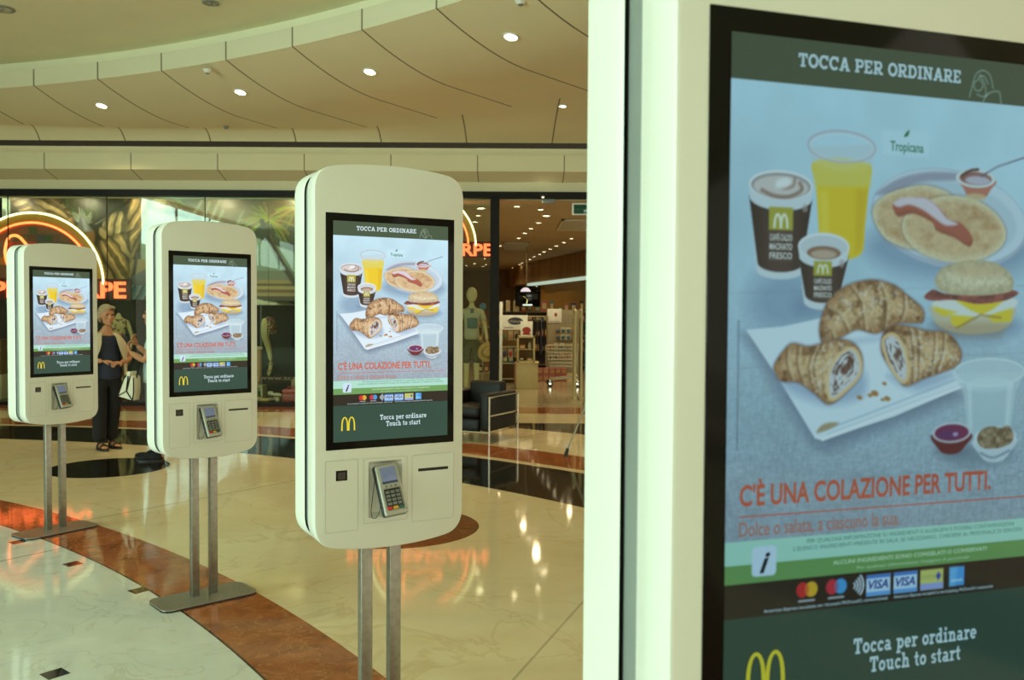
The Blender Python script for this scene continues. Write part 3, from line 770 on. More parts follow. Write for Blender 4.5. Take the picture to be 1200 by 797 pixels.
    for r in range(4):
        for c in range(3):
            bm = MB(); x = -.017+c*.017; z = -.094-r*.0125
            bm.box(x-.0068, x+.0068, -.0285, -.024, z-.0047, z+.0047, .0016, T); bm.build('key', M_key, term)
    for c, m, nm in ((0, M_red, 'red cancel key'), (1, M_yel, 'yellow correction key'), (2, M_grn, 'green confirm key')):
        bm = MB(); x = -.020+c*.020; bm.box(x-.0086, x+.0086, -.0285, -.023, -.1505, -.1400, .0022, T); tag(bm.build('key', m, term), nm)
    loop = [(-.060, -.012, -.455), (-.068, -.016, -.50), (-.074, -.018, -.54), (-.0775, -.016, -.575), (-.072, -.012, -.600), (-.060, -.012, -.602), (-.052, -.022, -.585), (-.050, -.03, -.555)]
    bm = MB(); bm.tube([(x, y, z+H0) for x, y, z in loop], .0011, 6); bm.build('security_cord', M_blackm, root)
    # ---- stand
    for x in (-.0507, .0507):
        bm = MB(); bm.box(x-.02, x+.02, .113-.018, .113+.018, .002, H0-.685, .002); bm.build('post', M_steel, root)
    base = rrect(-.268, .246, -.036, .216, .05, 8)
    bm = MB(); bm.prism(base, .009, .014, 'z'); bp = bm.build('base_plate', M_plate, root)
    bm = MB(); bm.prism(inset(base[::-1], .001), .0, .009, 'z'); bm.build('base_pad', M_rubber, bp)
    return root
KIOSKS = [  # x, y, yaw, screen height offset, label
    (-.3893, 2.8436, .51023, .0075, 'white ordering kiosk in the middle with the black armchair behind it and bare posts below'),
    (-1.5776, 4.5935, .7263, .0037, 'white ordering kiosk second from left, its whole base plate on the red marble band'),
    (-3.0950, 6.0259, .97899, -.0094, 'smallest and farthest white ordering kiosk, at the left edge in front of the neon arch'),
    (.4009, .9266, .30527, -.0018, 'huge close-up white ordering kiosk filling the right side, cut off by the picture edge')]
proto = make_kiosk()
for i, (x, y, a, dz, lab) in enumerate(KIOSKS):
    o = proto if i == 0 else copy_tree(proto)
    o.location = (x, y, 0); o.rotation_euler = (0, 0, a)
    tag(o, lab, 'ordering kiosk', 'self-service ordering kiosks')
KTREES = [o for o in bpy.data.objects if o.parent is None and o.name.startswith('ordering_kiosk')]
for o, k in zip(KTREES, KIOSKS):
    pass
def walk(o):
    yield o
    for c in o.children: yield from walk(c)
for o in KTREES:
    k = min(KIOSKS, key=lambda k: (k[0]-o.location.x)**2+(k[1]-o.location.y)**2)
    for c in o.children:
        if not c.name.startswith('base_plate'): c.location.z += k[3]
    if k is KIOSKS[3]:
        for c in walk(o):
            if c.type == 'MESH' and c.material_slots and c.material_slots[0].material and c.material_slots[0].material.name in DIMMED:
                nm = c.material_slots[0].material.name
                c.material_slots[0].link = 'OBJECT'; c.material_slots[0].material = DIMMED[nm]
# ------------------------------------------------------------------ node expressions for the floor and the ceiling joints
class NX:
    """tiny arithmetic-on-nodes helper"""
    def __init__(s, nt, sock): s.nt = nt; s.s = sock
    def _op(s, op, *o):
        n = s.nt.nodes.new('ShaderNodeMath'); n.operation = op
        for i, q in enumerate((s,)+o):
            if isinstance(q, NX): s.nt.links.new(q.s, n.inputs[i])
            else: n.inputs[i].default_value = q
        return NX(s.nt, n.outputs[0])
    def __add__(s, o): return s._op('ADD', o)
    def __sub__(s, o): return s._op('SUBTRACT', o)
    def __mul__(s, o): return s._op('MULTIPLY', o)
    def __truediv__(s, o): return s._op('DIVIDE', o)
    def lt(s, o): return s._op('LESS_THAN', o)
    def gt(s, o): return s._op('GREATER_THAN', o)
    def abs(s): return s._op('ABSOLUTE')
    def sqrt(s): return s._op('SQRT')
    def fract(s): return s._op('FRACT')
    def max(s, o): return s._op('MAXIMUM', o)
    def min(s, o): return s._op('MINIMUM', o)
def mixc(nt, fac, a, b):
    n = nt.nodes.new('ShaderNodeMix'); n.data_type = 'RGBA'
    nt.links.new(fac.s, n.inputs['Factor'])
    for q, i in ((a, 'A'), (b, 'B')):
        sk = [x for x in n.inputs if x.name == i and x.type == 'RGBA'][0]
        if isinstance(q, tuple): sk.default_value = q+(1,)
        else: nt.links.new(q, sk)
    return [x for x in n.outputs if x.type == 'RGBA'][0]
def pos_nodes(m):
    nt = m.node_tree
    tc = nt.nodes.new('ShaderNodeTexCoord'); sp = nt.nodes.new('ShaderNodeSeparateXYZ'); nt.links.new(tc.outputs['Object'], sp.inputs[0])
    return nt, tc, NX(nt, sp.outputs[0]), NX(nt, sp.outputs[1]), NX(nt, sp.outputs[2])
def marble(nt, tc, base, vein, dark, scale=1.6, seed=0., amt=.55):
    """stone colour with soft clouding and thin veins"""
    mp = nt.nodes.new('ShaderNodeMapping'); mp.inputs['Location'].default_value = (seed, seed*1.7, 0); nt.links.new(tc.outputs['Object'], mp.inputs[0])
    a = nt.nodes.new('ShaderNodeTexNoise'); a.inputs['Scale'].default_value = scale; a.inputs['Detail'].default_value = 7; a.inputs['Roughness'].default_value = .62; a.inputs['Distortion'].default_value = .7
    nt.links.new(mp.outputs[0], a.inputs['Vector'])
    b = nt.nodes.new('ShaderNodeTexNoise'); b.inputs['Scale'].default_value = scale*.9; b.inputs['Detail'].default_value = 5; b.inputs['Distortion'].default_value = 1.2
    nt.links.new(mp.outputs[0], b.inputs['Vector'])
    cloud = NX(nt, a.outputs['Fac']); v = (NX(nt, b.outputs['Fac'])-.5).abs()
    c1 = mixc(nt, ((cloud-.35)*2.2).max(0.).min(1.), dark, base)
    return mixc(nt, (((v*-60.)+1.).max(0.))*amt, c1, vein)

# ------------------------------------------------------------------ mall floor
def floor_material():
    m = bpy.data.materials.new('polished_marble_floor'); m.use_nodes = True
    nt, tc, x, y, z = pos_nodes(m)
    b = nt.nodes['Principled BSDF']
    def dist(cx, cy): return ((x-cx)*(x-cx)+(y-cy)*(y-cy)).sqrt()
    d1 = dist(-10.3, -3.1); d2 = dist(-7.7, -.7)
    cream = marble(nt, tc, rgb(240, 220, 182), rgb(204, 172, 124), rgb(226, 202, 160), 1.3, 3., .4)
    inner = marble(nt, tc, rgb(226, 226, 220), rgb(182, 174, 154), rgb(210, 211, 202), 3.0, 7., .4)
    red = marble(nt, tc, rgb(194, 112, 62), rgb(208, 146, 92), rgb(138, 74, 40), 7., 1., .5)
    black = marble(nt, tc, rgb(38, 35, 28), rgb(64, 58, 46), rgb(24, 22, 18), 4., 5., .4)
    c = cream
    # joint of the outer field
    def joint(px, py, dx, dy): return (((x-px)*(-dy)+(y-py)*dx).abs()).lt(.007)
    c = mixc(nt, joint(-3.101, 6.402, .592, .806)*.6, c, rgb(84, 70, 44))
    c = mixc(nt, joint(.6, 5.2, .35, .937)*.35, c, rgb(84, 70, 44))
    c = mixc(nt, d2.gt(11.23)*d2.lt(12.36), c, black)
    c = mixc(nt, d2.gt(12.49)*d2.lt(13.15), c, red)
    c = mixc(nt, d2.gt(14.59)*y.lt(12.2), c, black)
    c = mixc(nt, y.gt(13.35), c, red)
    c = mixc(nt, dist(-3.95, 8.55).lt(.56), c, black)
    c = mixc(nt, dist(-.83, 6.25).lt(.6), c, mixc(nt, d1*0.+.45, red, black))
    c = mixc(nt, d1.lt(11.875), c, red)
    ci = mixc(nt, joint(-2.9, 5.633, .587, .81)*.7, inner, rgb(84, 80, 58))
    # square grid of small black diamonds in the inner field
    ux, uy = .777, -.629
    g1 = (((x+2.045)*ux+(y-4.776)*uy)/.79+.5).fract()-.5
    g2 = (((x+2.045)*uy*-1.+(y-4.776)*ux)/.79+.5).fract()-.5
    dia = (g1.abs().max(g2.abs())).lt(.058)
    ci = mixc(nt, dia, ci, black)
    c = mixc(nt, d1.lt(11.452), c, ci)
    c = mixc(nt, (d1-11.452).abs().lt(.006), c, rgb(60, 44, 26))
    nt.links.new(c, b.inputs['Base Color'])
    n = nt.nodes.new('ShaderNodeTexNoise'); n.inputs['Scale'].default_value = 5; nt.links.new(tc.outputs['Object'], n.inputs['Vector'])
    r = NX(nt, n.outputs['Fac'])*.05+.035
    nt.links.new(r.s, b.inputs['Roughness'])
    n2 = nt.nodes.new('ShaderNodeTexNoise'); n2.inputs['Scale'].default_value = 2.2; n2.inputs['Detail'].default_value = 2; nt.links.new(tc.outputs['Object'], n2.inputs['Vector'])
    bp = nt.nodes.new('ShaderNodeBump'); bp.inputs['Strength'].default_value = .035; bp.inputs['Distance'].default_value = .02
    nt.links.new(n2.outputs['Fac'], bp.inputs['Height']); nt.links.new(bp.outputs['Normal'], b.inputs['Normal'])
    b.inputs['IOR'].default_value = 1.55
    return m
def struct(o): return tag(o, kind='structure')
def plane_xy(name, x0, x1, y0, y1, z, m, flip=False):
    me = bpy.data.meshes.new(name); p = [(x0, y0, z), (x1, y0, z), (x1, y1, z), (x0, y1, z)]
    me.from_pydata(p, [], [(0, 1, 2, 3) if not flip else (3, 2, 1, 0)]); me.update()
    return struct(link(name, me, m))
plane_xy('floor', -14, 14, -30, 14.25, 0, floor_material())

# ------------------------------------------------------------------ ceilings
M_ceil = mat('ceiling_paint', (.86, .82, .58), .75, var=.02, scale=2)
def joint_material(name, base, line, x0, step, width, axis='x', uvname=None, rough=.6):
    m = bpy.data.materials.new(name); m.use_nodes = True
    nt = m.node_tree; b = nt.nodes['Principled BSDF']; b.inputs['Roughness'].default_value = rough
    if uvname:
        uv = nt.nodes.new('ShaderNodeUVMap'); uv.uv_map = uvname; sp = nt.nodes.new('ShaderNodeSeparateXYZ'); nt.links.new(uv.outputs[0], sp.inputs[0]); x = NX(nt, sp.outputs[0])
        tc = nt.nodes.new('ShaderNodeTexCoord')
    else:
        nt, tc, x, y, z = pos_nodes(m)
    f = (((x-x0)/step+.5).fract()-.5).abs().lt(width/step/2)
    n = nt.nodes.new('ShaderNodeTexNoise'); n.inputs['Scale'].default_value = 1.5; nt.links.new(tc.outputs['Object'], n.inputs['Vector'])
    c = mixc(nt, NX(nt, n.outputs['Fac']), tuple(q*.96 for q in base), tuple(min(1, q*1.04) for q in base))
    nt.links.new(mixc(nt, f, c, line), b.inputs['Base Color'])
    return m
CX, CY, R0 = -11.78, -3.93, 17.12
M_soff = joint_material('soffit_panels', (.80, .70, .46), (.16, .12, .06), 0., 1., .02, uvname='panels')
M_cove = joint_material('cove_panels', (.80, .70, .46), (.16, .12, .06), 0., 1., .014, uvname='panels')
M_band = joint_material('band_panels', (.74, .70, .50), (.2, .16, .08), 0., 1., .022, uvname='panels')
def soff_z(t):
    return 4.39+.31*max(0, 1-t/1.5)**1.8
TH0 = math.radians(12); TH1 = math.radians(80); NTH = 136
STEP = 1.135/R0
TH_REF = math.atan2(12.04-CY, -5.69-CX)
YE, ZE = 13.99, 4.235
def grid_mesh(name, P, UV, m, flip=False):
    nu, nv = len(P), len(P[0]); V = [p for r in P for p in r]; F = []
    for i in range(nu-1):
        for j in range(nv-1):
            f = (i*nv+j, (i+1)*nv+j, (i+1)*nv+j+1, i*nv+j+1); F.append(f[::-1] if flip else f)
    me = bpy.data.meshes.new(name); me.from_pydata(V, [], F); me.update()
    uv = me.uv_layers.new(name='panels'); U = [u for r in UV for u in r]
    for l in me.loops: uv.data[l.index].uv = U[l.vertex_index]
    for p in me.polygons: p.use_smooth = True
    return struct(link(name, me, m))
PA, UA, PB, UB, PC, UC, PD, UD = [], [], [], [], [], [], [], []
for i in range(NTH+1):
    th = TH0+(TH1-TH0)*i/NTH; ux, uy = math.cos(th), math.sin(th); u = (th-TH_REF)/STEP
    tr = 2.85
    if CY+(R0+tr)*uy > 13.72: tr = (13.72-CY)/uy-R0
    row = []; rU = []
    for j in range(15):
        t = max(tr, .02)*j/14; row.append((CX+(R0+t)*ux, CY+(R0+t)*uy, soff_z(t))); rU.append((u, t))
    PA.append(row); UA.append(rU)
    x, y, zz = row[-1]; rB = []; uB = []
    for j in range(9):
        s = j/8; yy = y+(max(YE, y+.02)-y)*s; xx = x-(yy-y)*.06
        rB.append((xx, yy, zz+(ZE-zz)*s**2.2)); uB.append(((xx+.06)/1.355+.5, s))
    PB.append(rB); UB.append(uB)
    PC.append([(CX+R0*ux, CY+R0*uy, 4.70), (CX+R0*ux, CY+R0*uy, 4.93)]); UC.append([(u, j) for j in range(2)])
    PD.append([(CX+R0*ux, CY+R0*uy, 4.93), (CX+(R0+.16)*ux, CY+(R0+.16)*uy, 4.94), (CX+(R0+.16)*ux, CY+(R0+.16)*uy, 5.09)]); UD.append([(u, j) for j in range(3)])
grid_mesh('ceiling', PA, UA, M_soff); grid_mesh('ceiling', PB, UB, M_cove)
grid_mesh('trim_1', PC, UC, M_band)
o = grid_mesh('trim_1', PD, UD, M_ceil)
for p in o.data.polygons: p.use_smooth = False
# flat upper ceiling over the kiosks
me = bpy.data.meshes.new('ceiling'); n = 120
me.from_pydata([(CX+(R0+.17)*math.cos(2*PI*k/n), CY+(R0+.17)*math.sin(2*PI*k/n), 5.09) for k in range(n)], [], [tuple(range(n))[::-1]]); me.update()
struct(link('ceiling', me, M_ceil))

# ------------------------------------------------------------------ shop front
M_fasp = mat('fascia_plain', (.72, .665, .44), .6, var=.03, scale=1.5); M_dark0 = mat('painted_recess_shade', (.03, .026, .02), .9, var=.1)
M_fas = joint_material('fascia_panels', (.74, .685, .455), (.2, .15, .07), -5.97, 1.354, .016)
b = MB(); b.prism([(13.76, 3.748), (13.76, 4.0), (14.04, 4.01), (14.18, 4.01), (14.18, 3.64)], -12, 9, 'x')
struct(b.build('wall_front', M_fas, ang=20))
b = MB(); b.box(-12, 9, 14.04, 14.4, 4.01, 4.155); b.box(-12, 9, 14.18, 14.4, 3.485, 4.01); b.box(-12, 9, 14.3, 14.4, 3.372, 3.485); struct(b.build('wall_front', M_fasp, ang=20))
b = MB(); b.box(-12, 9, 14.36, 14.4, 4.155, 5.3); struct(b.build('wall_front', M_dark0, ang=20))  # recess back coloured dark for the shadow between soffit and fascia
M_frame = mat('black_window_frame', (.006, .0055, .005), .5, var=.2, spec=.2)
M_wallw = mat('plain_wall_paint', (.52, .46, .32), .7, var=.03)
for i, (x0, x1, z0, z1, y0, y1) in enumerate([(-12, 9, 3.385, 3.485, 14.12, 14.3), (-.36, -.215, .0, 3.40, 14.13, 14.27), (-3.1, -2.98, 0, 3.4, 14.13, 14.27), (3.9, 4.05, 0, 3.4, 14.13, 14.27),
        (-12, -2.98, 0, .05, 14.12, 14.28), (-2.98, -.36, 0, .05, 14.12, 14.28), (-8.16, -8.145, .05, 3.4, 14.19, 14.21), (-6.56, -6.548, .05, 3.4, 14.19, 14.21), (-4.975, -4.963, .05, 3.4, 14.19, 14.21)]):
    b = MB(); b.box(x0, x1, y0, y1, z0, z1, .004, seg=1); struct(b.build('trim_%d' % (i+2), M_frame))
def glass_mat():
    m = bpy.data.materials.new('shop_window_glass'); m.use_nodes = True
    nt = m.node_tree; N = nt.nodes; L = nt.links; N.remove(N['Principled BSDF'])
    t = N.new('ShaderNodeBsdfTransparent'); t.inputs[0].default_value = (.90, .94, .88, 1)
    g = N.new('ShaderNodeBsdfGlossy'); g.inputs['Roughness'].default_value = .0; g.inputs['Color'].default_value = (.9, .95, .9, 1)
    f = N.new('ShaderNodeFresnel'); f.inputs[0].default_value = 1.38
    mx = N.new('ShaderNodeMixShader'); L.new(f.outputs[0], mx.inputs[0]); L.new(t.outputs[0], mx.inputs[1]); L.new(g.outputs[0], mx.inputs[2])
    L.new(mx.outputs[0], N['Material Output'].inputs[0]); return m
M_glass = glass_mat()
for i, (x0, x1) in enumerate(((-12, -3.1), (-2.98, -.36))):
    b = MB(); b.box(x0, x1, 14.196, 14.204, .05, 3.4); struct(b.build('window_%d' % (i+1), M_glass))
b = MB(); b.box(4.05, 9, 14.2, 14.4, 0, 3.485); struct(b.build('wall_front_right', M_wallw))
# ---- room sides of the mall: left wall with its daylight opening
b = MB()
for (y0, y1, z0, z1) in ((-20, -16.6, 0, 5.3), (2.6, 14.3, 0, 5.3), (-16.6, 2.6, 4.95, 5.3), (-16.6, 2.6, 3.3, 3.55), (-16.6, -9.1, 0, 3.3), (-9.1, 2.6, 0, .25)): b.box(-11.3, -11.1, y0, y1, z0, z1)
struct(b.build('wall_left', M_wallw))
b = MB(); b.box(-11.3, 6, -30.2, -30, 0, 6.5); struct(b.build('wall_rear_blocker', M_wallw))  # unseen wall added to cut the ambient light from behind
b = MB()
for y in (-9.0, -6.1, -3.2, -.3, 2.5): b.box(-11.26, -11.14, y-.04, y+.04, .25, 3.3)
for y in (-13.6, -10.4, -7.2, -4.0, -.8): b.box(-11.26, -11.14, y-.03, y+.03, 3.55, 4.95)
struct(b.build('window_3', M_frame))

# ------------------------------------------------------------------ shop interior shell
M_tile = joint_material('shop_floor_tiles', (.50, .42, .26), (.22, .17, .09), .0, .6, .012, rough=.12)
plane_xy('floor', -12, 9, 14.25, 38, 0.0, M_tile)
M_sceil = mat('shop_ceiling_paint', (.70, .56, .36), .8, var=.04, scale=1)
plane_xy('ceiling', -2.98, 9, 14.28, 38, 3.365, M_sceil, True)
M_wood = bpy.data.materials.new('striped_wood_panel'); M_wood.use_nodes = True
_nt, _tc, _x, _y, _z = pos_nodes(M_wood)
_n = _nt.nodes.new('ShaderNodeTexNoise'); _mp = _nt.nodes.new('ShaderNodeMapping'); _mp.inputs['Scale'].default_value = (3.2, 3.2, .05); _nt.links.new(_tc.outputs['Object'], _mp.inputs[0]); _nt.links.new(_mp.outputs[0], _n.inputs['Vector']); _n.inputs['Detail'].default_value = 4
_nt.links.new(mixc(_nt, ((NX(_nt, _n.outputs['Fac'])-.35)*3.).max(0.).min(1.), rgb(138, 104, 62), rgb(206, 166, 108)), _nt.nodes['Principled BSDF'].inputs['Base Color'])
_nt.nodes['Principled BSDF'].inputs['Roughness'].default_value = .5
M_brown = mat('brown_shop_wall', rgb(150, 108, 46), .6, var=.12, scale=.8)
b = MB(); b.box(-3, 9, 37.5, 37.7, 0, 3.4); struct(b.build('wall_back', M_brown))
b = MB(); b.box(8.8, 9, 14.4, 37.6, 0, 3.4); struct(b.build('wall_right', M_brown))
b = MB(); b.box(-3.1, -2.98, 14.28, 37.6, 0, 3.5); struct(b.build('wall_partition', M_brown))
b = MB(); A = [(2.6, 23.4), (.25, 33.2), (-.3, 37.5), (4.5, 37.5), (4.5, 23.4)]; b.prism(A, 2.62, 3.35, 'z'); struct(b.build('wall_bulkhead', M_wood, ang=10))
b = MB(); b.prism([(2.6+.55, 23.4), (.25+.55, 33.2), (.3, 37.4), (4.5, 37.4), (4.5, 23.4)], 0, 2.62, 'z'); struct(b.build('wall_bulkhead', mat('mustard_wall', rgb(176, 130, 50), .6, var=.1, scale=1), ang=10))
M_strip = glow('cold_strip_light', rgb(190, 212, 190), .85)
d_ = Vector((.25-2.6, 33.2-23.4, 0)); L_ = d_.length
b = MB(); b.box(0, L_*.86, -.1, .02, -.10, .0, .01); st = b.build('strip_light', M_strip, None)
st.location = (2.6-.03, 23.4, 2.61); st.rotation_euler = (0, 0, math.atan2(d_.y, d_.x))
tag(st, 'long cold white strip light under the wood panel at the back of the shop', 'light')
# display window box
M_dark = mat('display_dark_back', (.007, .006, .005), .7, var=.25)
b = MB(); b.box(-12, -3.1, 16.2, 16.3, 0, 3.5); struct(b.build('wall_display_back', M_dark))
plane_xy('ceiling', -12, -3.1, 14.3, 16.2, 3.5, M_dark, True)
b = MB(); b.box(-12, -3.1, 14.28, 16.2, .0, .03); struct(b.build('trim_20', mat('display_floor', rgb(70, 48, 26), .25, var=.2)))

# ------------------------------------------------------------------ ceiling fittings
M_white = mat('fitting_white', (.82, .82, .74), .4)
M_lamp = glow('lamp_lens', (1., .92, .62), 22., base=(.8, .8, .7))
M_lamp2 = glow('shop_lamp_lens', (1., .84, .52), 16., base=(.8, .8, .7))
def downlight(x, y, z, r, label, group, lens, tilt=(0, 0)):
    root = empty('downlight', (x, y, z), 0, label, 'ceiling light', group); root.rotation_euler = Vector((tilt[0], tilt[1], 1)).to_track_quat('Z', 'Y').to_euler()
    b = MB(); b.lathe([(r*.78, -.004), (r*.8, -.012), (r, -.010), (r*1.04, 0), (r*.7, .012)], 20); b.build('trim_ring', M_white, root)
    b = MB(); b.lathe([(0, -.003), (r*.5, -.004), (r*.79, -.001)], 20); b.build('lens', lens, root)
DL = [(-5.97, 12.80, .59, 'leftmost'), (-3.68, 11.90, .66, 'second from left'), (-1.76, 10.82, .70, 'third from left'), (-.03, 9.45, .68, 'brightest and rightmost')]
for x, y, t, w in DL:
    q = math.hypot(x-CX, y-CY); g = -(soff_z(t+.05)-soff_z(t-.05))/.1
    downlight(x, y, soff_z(q-R0)-.004, .088, 'round recessed downlight in the curved soffit, %s of the four' % w, 'soffit downlights', M_lamp, (g*(x-CX)/q, g*(y-CY)/q))
downlight(.675, 12.08, 4.375, .06, 'small downlight in the flat cove strip just left of the big kiosk', 'soffit downlights', M_lamp)
shopd = [(-.55, 15.25), (-.64, 16.38), (-.75, 17.54), (.07, 14.97), (.49, 15.38), (.63, 16.39), (.52, 17.63), (.39, 18.88), (.28, 19.9), (.15, 21.26), (-.34, 23.73), (1.43, 21.3), (1.31, 22.46), (1.18, 23.61), (1.07, 24.88), (.94, 25.93), (.83, 27.07), (.70, 28.32), (.59, 29.68), (.35, 31.72), (.26, 32.85), (.02, 35.04), (-.93, 29.36), (-1.4, 32.45), (-1.01, 32.98), (-1.15, 34.2), (-1.75, 33.65), (1.9, 16.5), (2.4, 18.5)]
for i, (x, y) in enumerate(shopd):
    r = .085 if i in (5, 0) else .06
    downlight(x, y, 3.355, r, 'small warm ceiling downlight inside the shop', 'shop ceiling downlights', M_lamp2)
def detector(x, y, z, label, cat, prof, m):
    root = empty(cat.replace(' ', '_'), (x, y, z), 0, label, cat)
    b = MB(); b.lathe(prof, 18); b.build('housing', m, root)
    b = MB(); b.lathe([(0, prof[0][1]-.012), (.02, prof[0][1]-.010), (.03, prof[0][1])], 14); b.build('sensor_cap', M_core, root)
detector(-3.92, 11.32, soff_z(.05)-.05, 'pale smoke detector on the soffit near the band, above the second kiosk', 'smoke detector', [(.03, -.045), (.05, -.03), (.06, 0)], M_white)
detector(.065, 8.75, soff_z(.2)-.0, 'pale smoke detector beside the brightest soffit downlight', 'smoke detector', [(.03, -.045), (.05, -.03), (.06, 0)], M_white)
detector(-6.03, 10.44, 5.085, 'dark round fitting on the upper ceiling in the top left corner', 'ceiling speaker', [(.10, -.012), (.13, -.010), (.14, 0)], M_core)
detector(-3.49, 10.2, 5.085, 'dark round fitting on the upper ceiling at the top, right of the corner one', 'ceiling speaker', [(.07, -.012), (.09, -.010), (.10, 0)], M_core)
detector(-4.43, 13.6, soff_z(2.2)-.003, 'tiny dark sprinkler head low on the soffit above the second kiosk', 'sprinkler', [(.02, -.03), (.03, -.02), (.04, 0)], M_core)
def vent(x0, x1, y0, y1, label):
    root = empty('ceiling_vent', ((x0+x1)/2, (y0+y1)/2, 3.355), 0, label, 'air vent', 'shop ceiling vents'); w, d = (x1-x0)/2, (y1-y0)/2
    b = MB()
    for q in ((-w, -w+.05, -d, d), (w-.05, w, -d, d), (-w, w, -d, -d+.05), (-w, w, d-.05, d)): b.box(q[0], q[1], q[2], q[3], -.03, 0)
    b.build('frame', M_white, root)
    b = MB()
    for k in range(9): b.box(-w+.05, w-.05, -d+.07+k*(2*d-.14)/9, -d+.16+k*(2*d-.14)/9, -.022, -.012)
    b.build('slat', M_white, root)
vent(.95, 2.1, 17.0, 19.1, 'large square ceiling vent in the shop just below the exit sign')
vent(-.25, .45, 22.6, 25, 'square ceiling vent deeper in the shop, left of the light row')
# exit sign
root = empty('exit_sign', (1.25, 14.6, 3.29), 0, 'green exit sign in a white box hanging inside the shop entrance', 'sign')
b = MB(); b.box(-.27, .27, -.04, .04, -.125, .115, .008); b.build('housing', M_white, root)
b = MB(); b.box(-.24, .24, -.046, -.038, -.105, .045, .002); b.build('sign_face', glow('exit_green', rgb(24, 74, 50), .55), root)
b = MB(); b.box(-.02, .02, -.02, .02, .11, .115); b.build('bracket', M_frame, root)
root = empty('door_sensor', (.58, 14.26, 3.352), 0, 'small door sensor box under the entrance head, left of the exit sign', 'sensor')
b = MB(); b.box(-.10, .10, -.03, .03, -.035, .042, .006); b.build('housing', M_core, root)
b = MB(); b.box(-.11, -.09, -.035, -.028, -.03, .01); b.build('indicator', M_white, root)
downlight(.482, 14.08, 3.398, .03, 'tiny lamp set in the black door head over the entrance', None, M_lamp)
# ------------------------------------------------------------------ neon shop signs
M_neon_o = glow('neon_orange', (1., .18, .045), 4.5, base=(.3, .08, .03))
M_neon_r = glow('neon_red_letters', (1., .13, .04), 3.4, base=(.3, .05, .03))
M_neon_w = glow('neon_cream', (1., .92, .52), 3.2, base=(.7, .65, .4))
M_gold = mat('olive_gold_ring', rgb(150, 128, 30), .4, var=.12)
M_orange_back = mat('orange_ring', rgb(160, 70, 16), .45, var=.1)
M_panel = mat('dark_red_sign_panel', rgb(70, 16, 10), .4, var=.2)
M_signw = mat('sign_wood_back', rgb(112, 84, 54), .5, var=.15, scale=6)
MOS = [mat('mosaic_'+n, rgb(*c), .45) for n, c in (('red', (150, 52, 28)), ('green', (54, 84, 40)), ('yellow', (176, 120, 26)), ('blue', (64, 80, 84)), ('brown', (96, 66, 44)), ('grey', (110, 96, 78)))]
def text_obj(body, u0, u1, base, cap, depth, bold):
    cu = bpy.data.curves.new('t', 'FONT'); cu.body = body; cu.offset = bold; cu.extrude = depth; cu.resolution_u = 2
    o = bpy.data.objects.new('t', cu); COL.objects.link(o)
    me = bpy.data.meshes.new_from_object(o.evaluated_get(bpy.context.evaluated_depsgraph_get())); bpy.data.objects.remove(o); bpy.data.curves.remove(cu)
    xs = [v.co.x for v in me.vertices]; a, b = min(xs), max(xs)
    for v in me.vertices: v.co = (u0+(v.co.x-a)/(b-a)*(u1-u0), -v.co.z, base+v.co.y*cap/CAP)
    me.materials.clear(); return me
def neon_sign(loc, k, label):
    root = empty('neon_sign', loc, 0, label, 'neon sign', 'neon shoe shop signs'); root.scale = (k, k, k)
    def ring(r0, r1, y0, y1, name, m, n=48):
        b = MB()
        for i in range(n):
            a0, a1 = PI*i/n, PI*(i+1)/n
            P = [(r*math.cos(a), y, r*math.sin(a)) for r in (r0, r1) for a in (a0, a1) for y in (y0, y1)]
            v = [b.bm.verts.new(p) for p in P]
            for f in ((0, 2, 6, 4), (1, 5, 7, 3), (4, 6, 7, 5), (0, 1, 3, 2)): b.bm.faces.new([v[q] for q in f])
        bmesh.ops.remove_doubles(b.bm, verts=b.bm.verts, dist=1e-5)
        return b.build(name, m, root)
    ring(1.03, 1.19, 0, .03, 'arch_band', M_gold); ring(.955, 1.03, 0, .03, 'inner_band', M_orange_back)
    b = MB(); b.prism([(.955*math.cos(PI*i/30), .955*math.sin(PI*i/30)) for i in range(31)], .012, .03); back = b.build('backing', M_signw, root)
    rr = random.Random(5)
    tiles = {}
    for gx in range(-7, 8):
        for gz in range(1, 8):
            x, z = gx*.125, gz*.125
            if math.hypot(abs(x)+.06, z+.06) < .94 and gz >= 3: tiles.setdefault(rr.randrange(6), []).append((x, z))
    for q, L in sorted(tiles.items()):
        b = MB()
        for x, z in L: b.box(x-.06, x+.06, .004, .012, z-.06, z+.06, .002, seg=1)
        b.build('mosaic', MOS[q], root)
    b = MB(); b.tube([(1.162*math.cos(a), -.03, 1.162*math.sin(a)) for a in np.linspace(.0, PI, 60)], .017, 8); b.build('arch_tube', M_neon_w, root)
    b = MB(); b.tube([(1.0*math.cos(a), -.03, 1.0*math.sin(a)) for a in np.linspace(.05, PI-.05, 56)], .017, 8); b.build('inner_tube', M_neon_o, root)
    sp = [(-.43, .48), (-.41, .66), (-.36, .76), (-.27, .79), (-.18, .75), (-.06, .62), (.1, .50), (.3, .44), (.42, .36), (.38, .26), (.1, .24), (-.2, .30), (-.36, .27)]
    b = MB()
    P2 = []
    for i in range(len(sp)):
        a, b_, c, d = [Vector(sp[(i+q) % len(sp)]) for q in (-1, 0, 1, 2)]
        for t in np.linspace(0, 1, 5, endpoint=False): P2.append(.5*((2*b_)+(-a+c)*t+(2*a-5*b_+4*c-d)*t*t+(-a+3*b_-3*c+d)*t**3))
    b.tube([(p.x, -.035, p.y) for p in P2], .022, 8, closed=True); b.build('shoe_tube', M_neon_o, root)
    b = MB(); b.box(-1.74, 1.60, -.005, .05, -.255, .095, .008); b.build('letter_panel', M_panel, root)
    link('letters', text_obj('SCARPE&SCARPE', -1.70, 1.53, -.215, .27, .012, .025), M_neon_r, root, (0, -.03, 0))
    return root
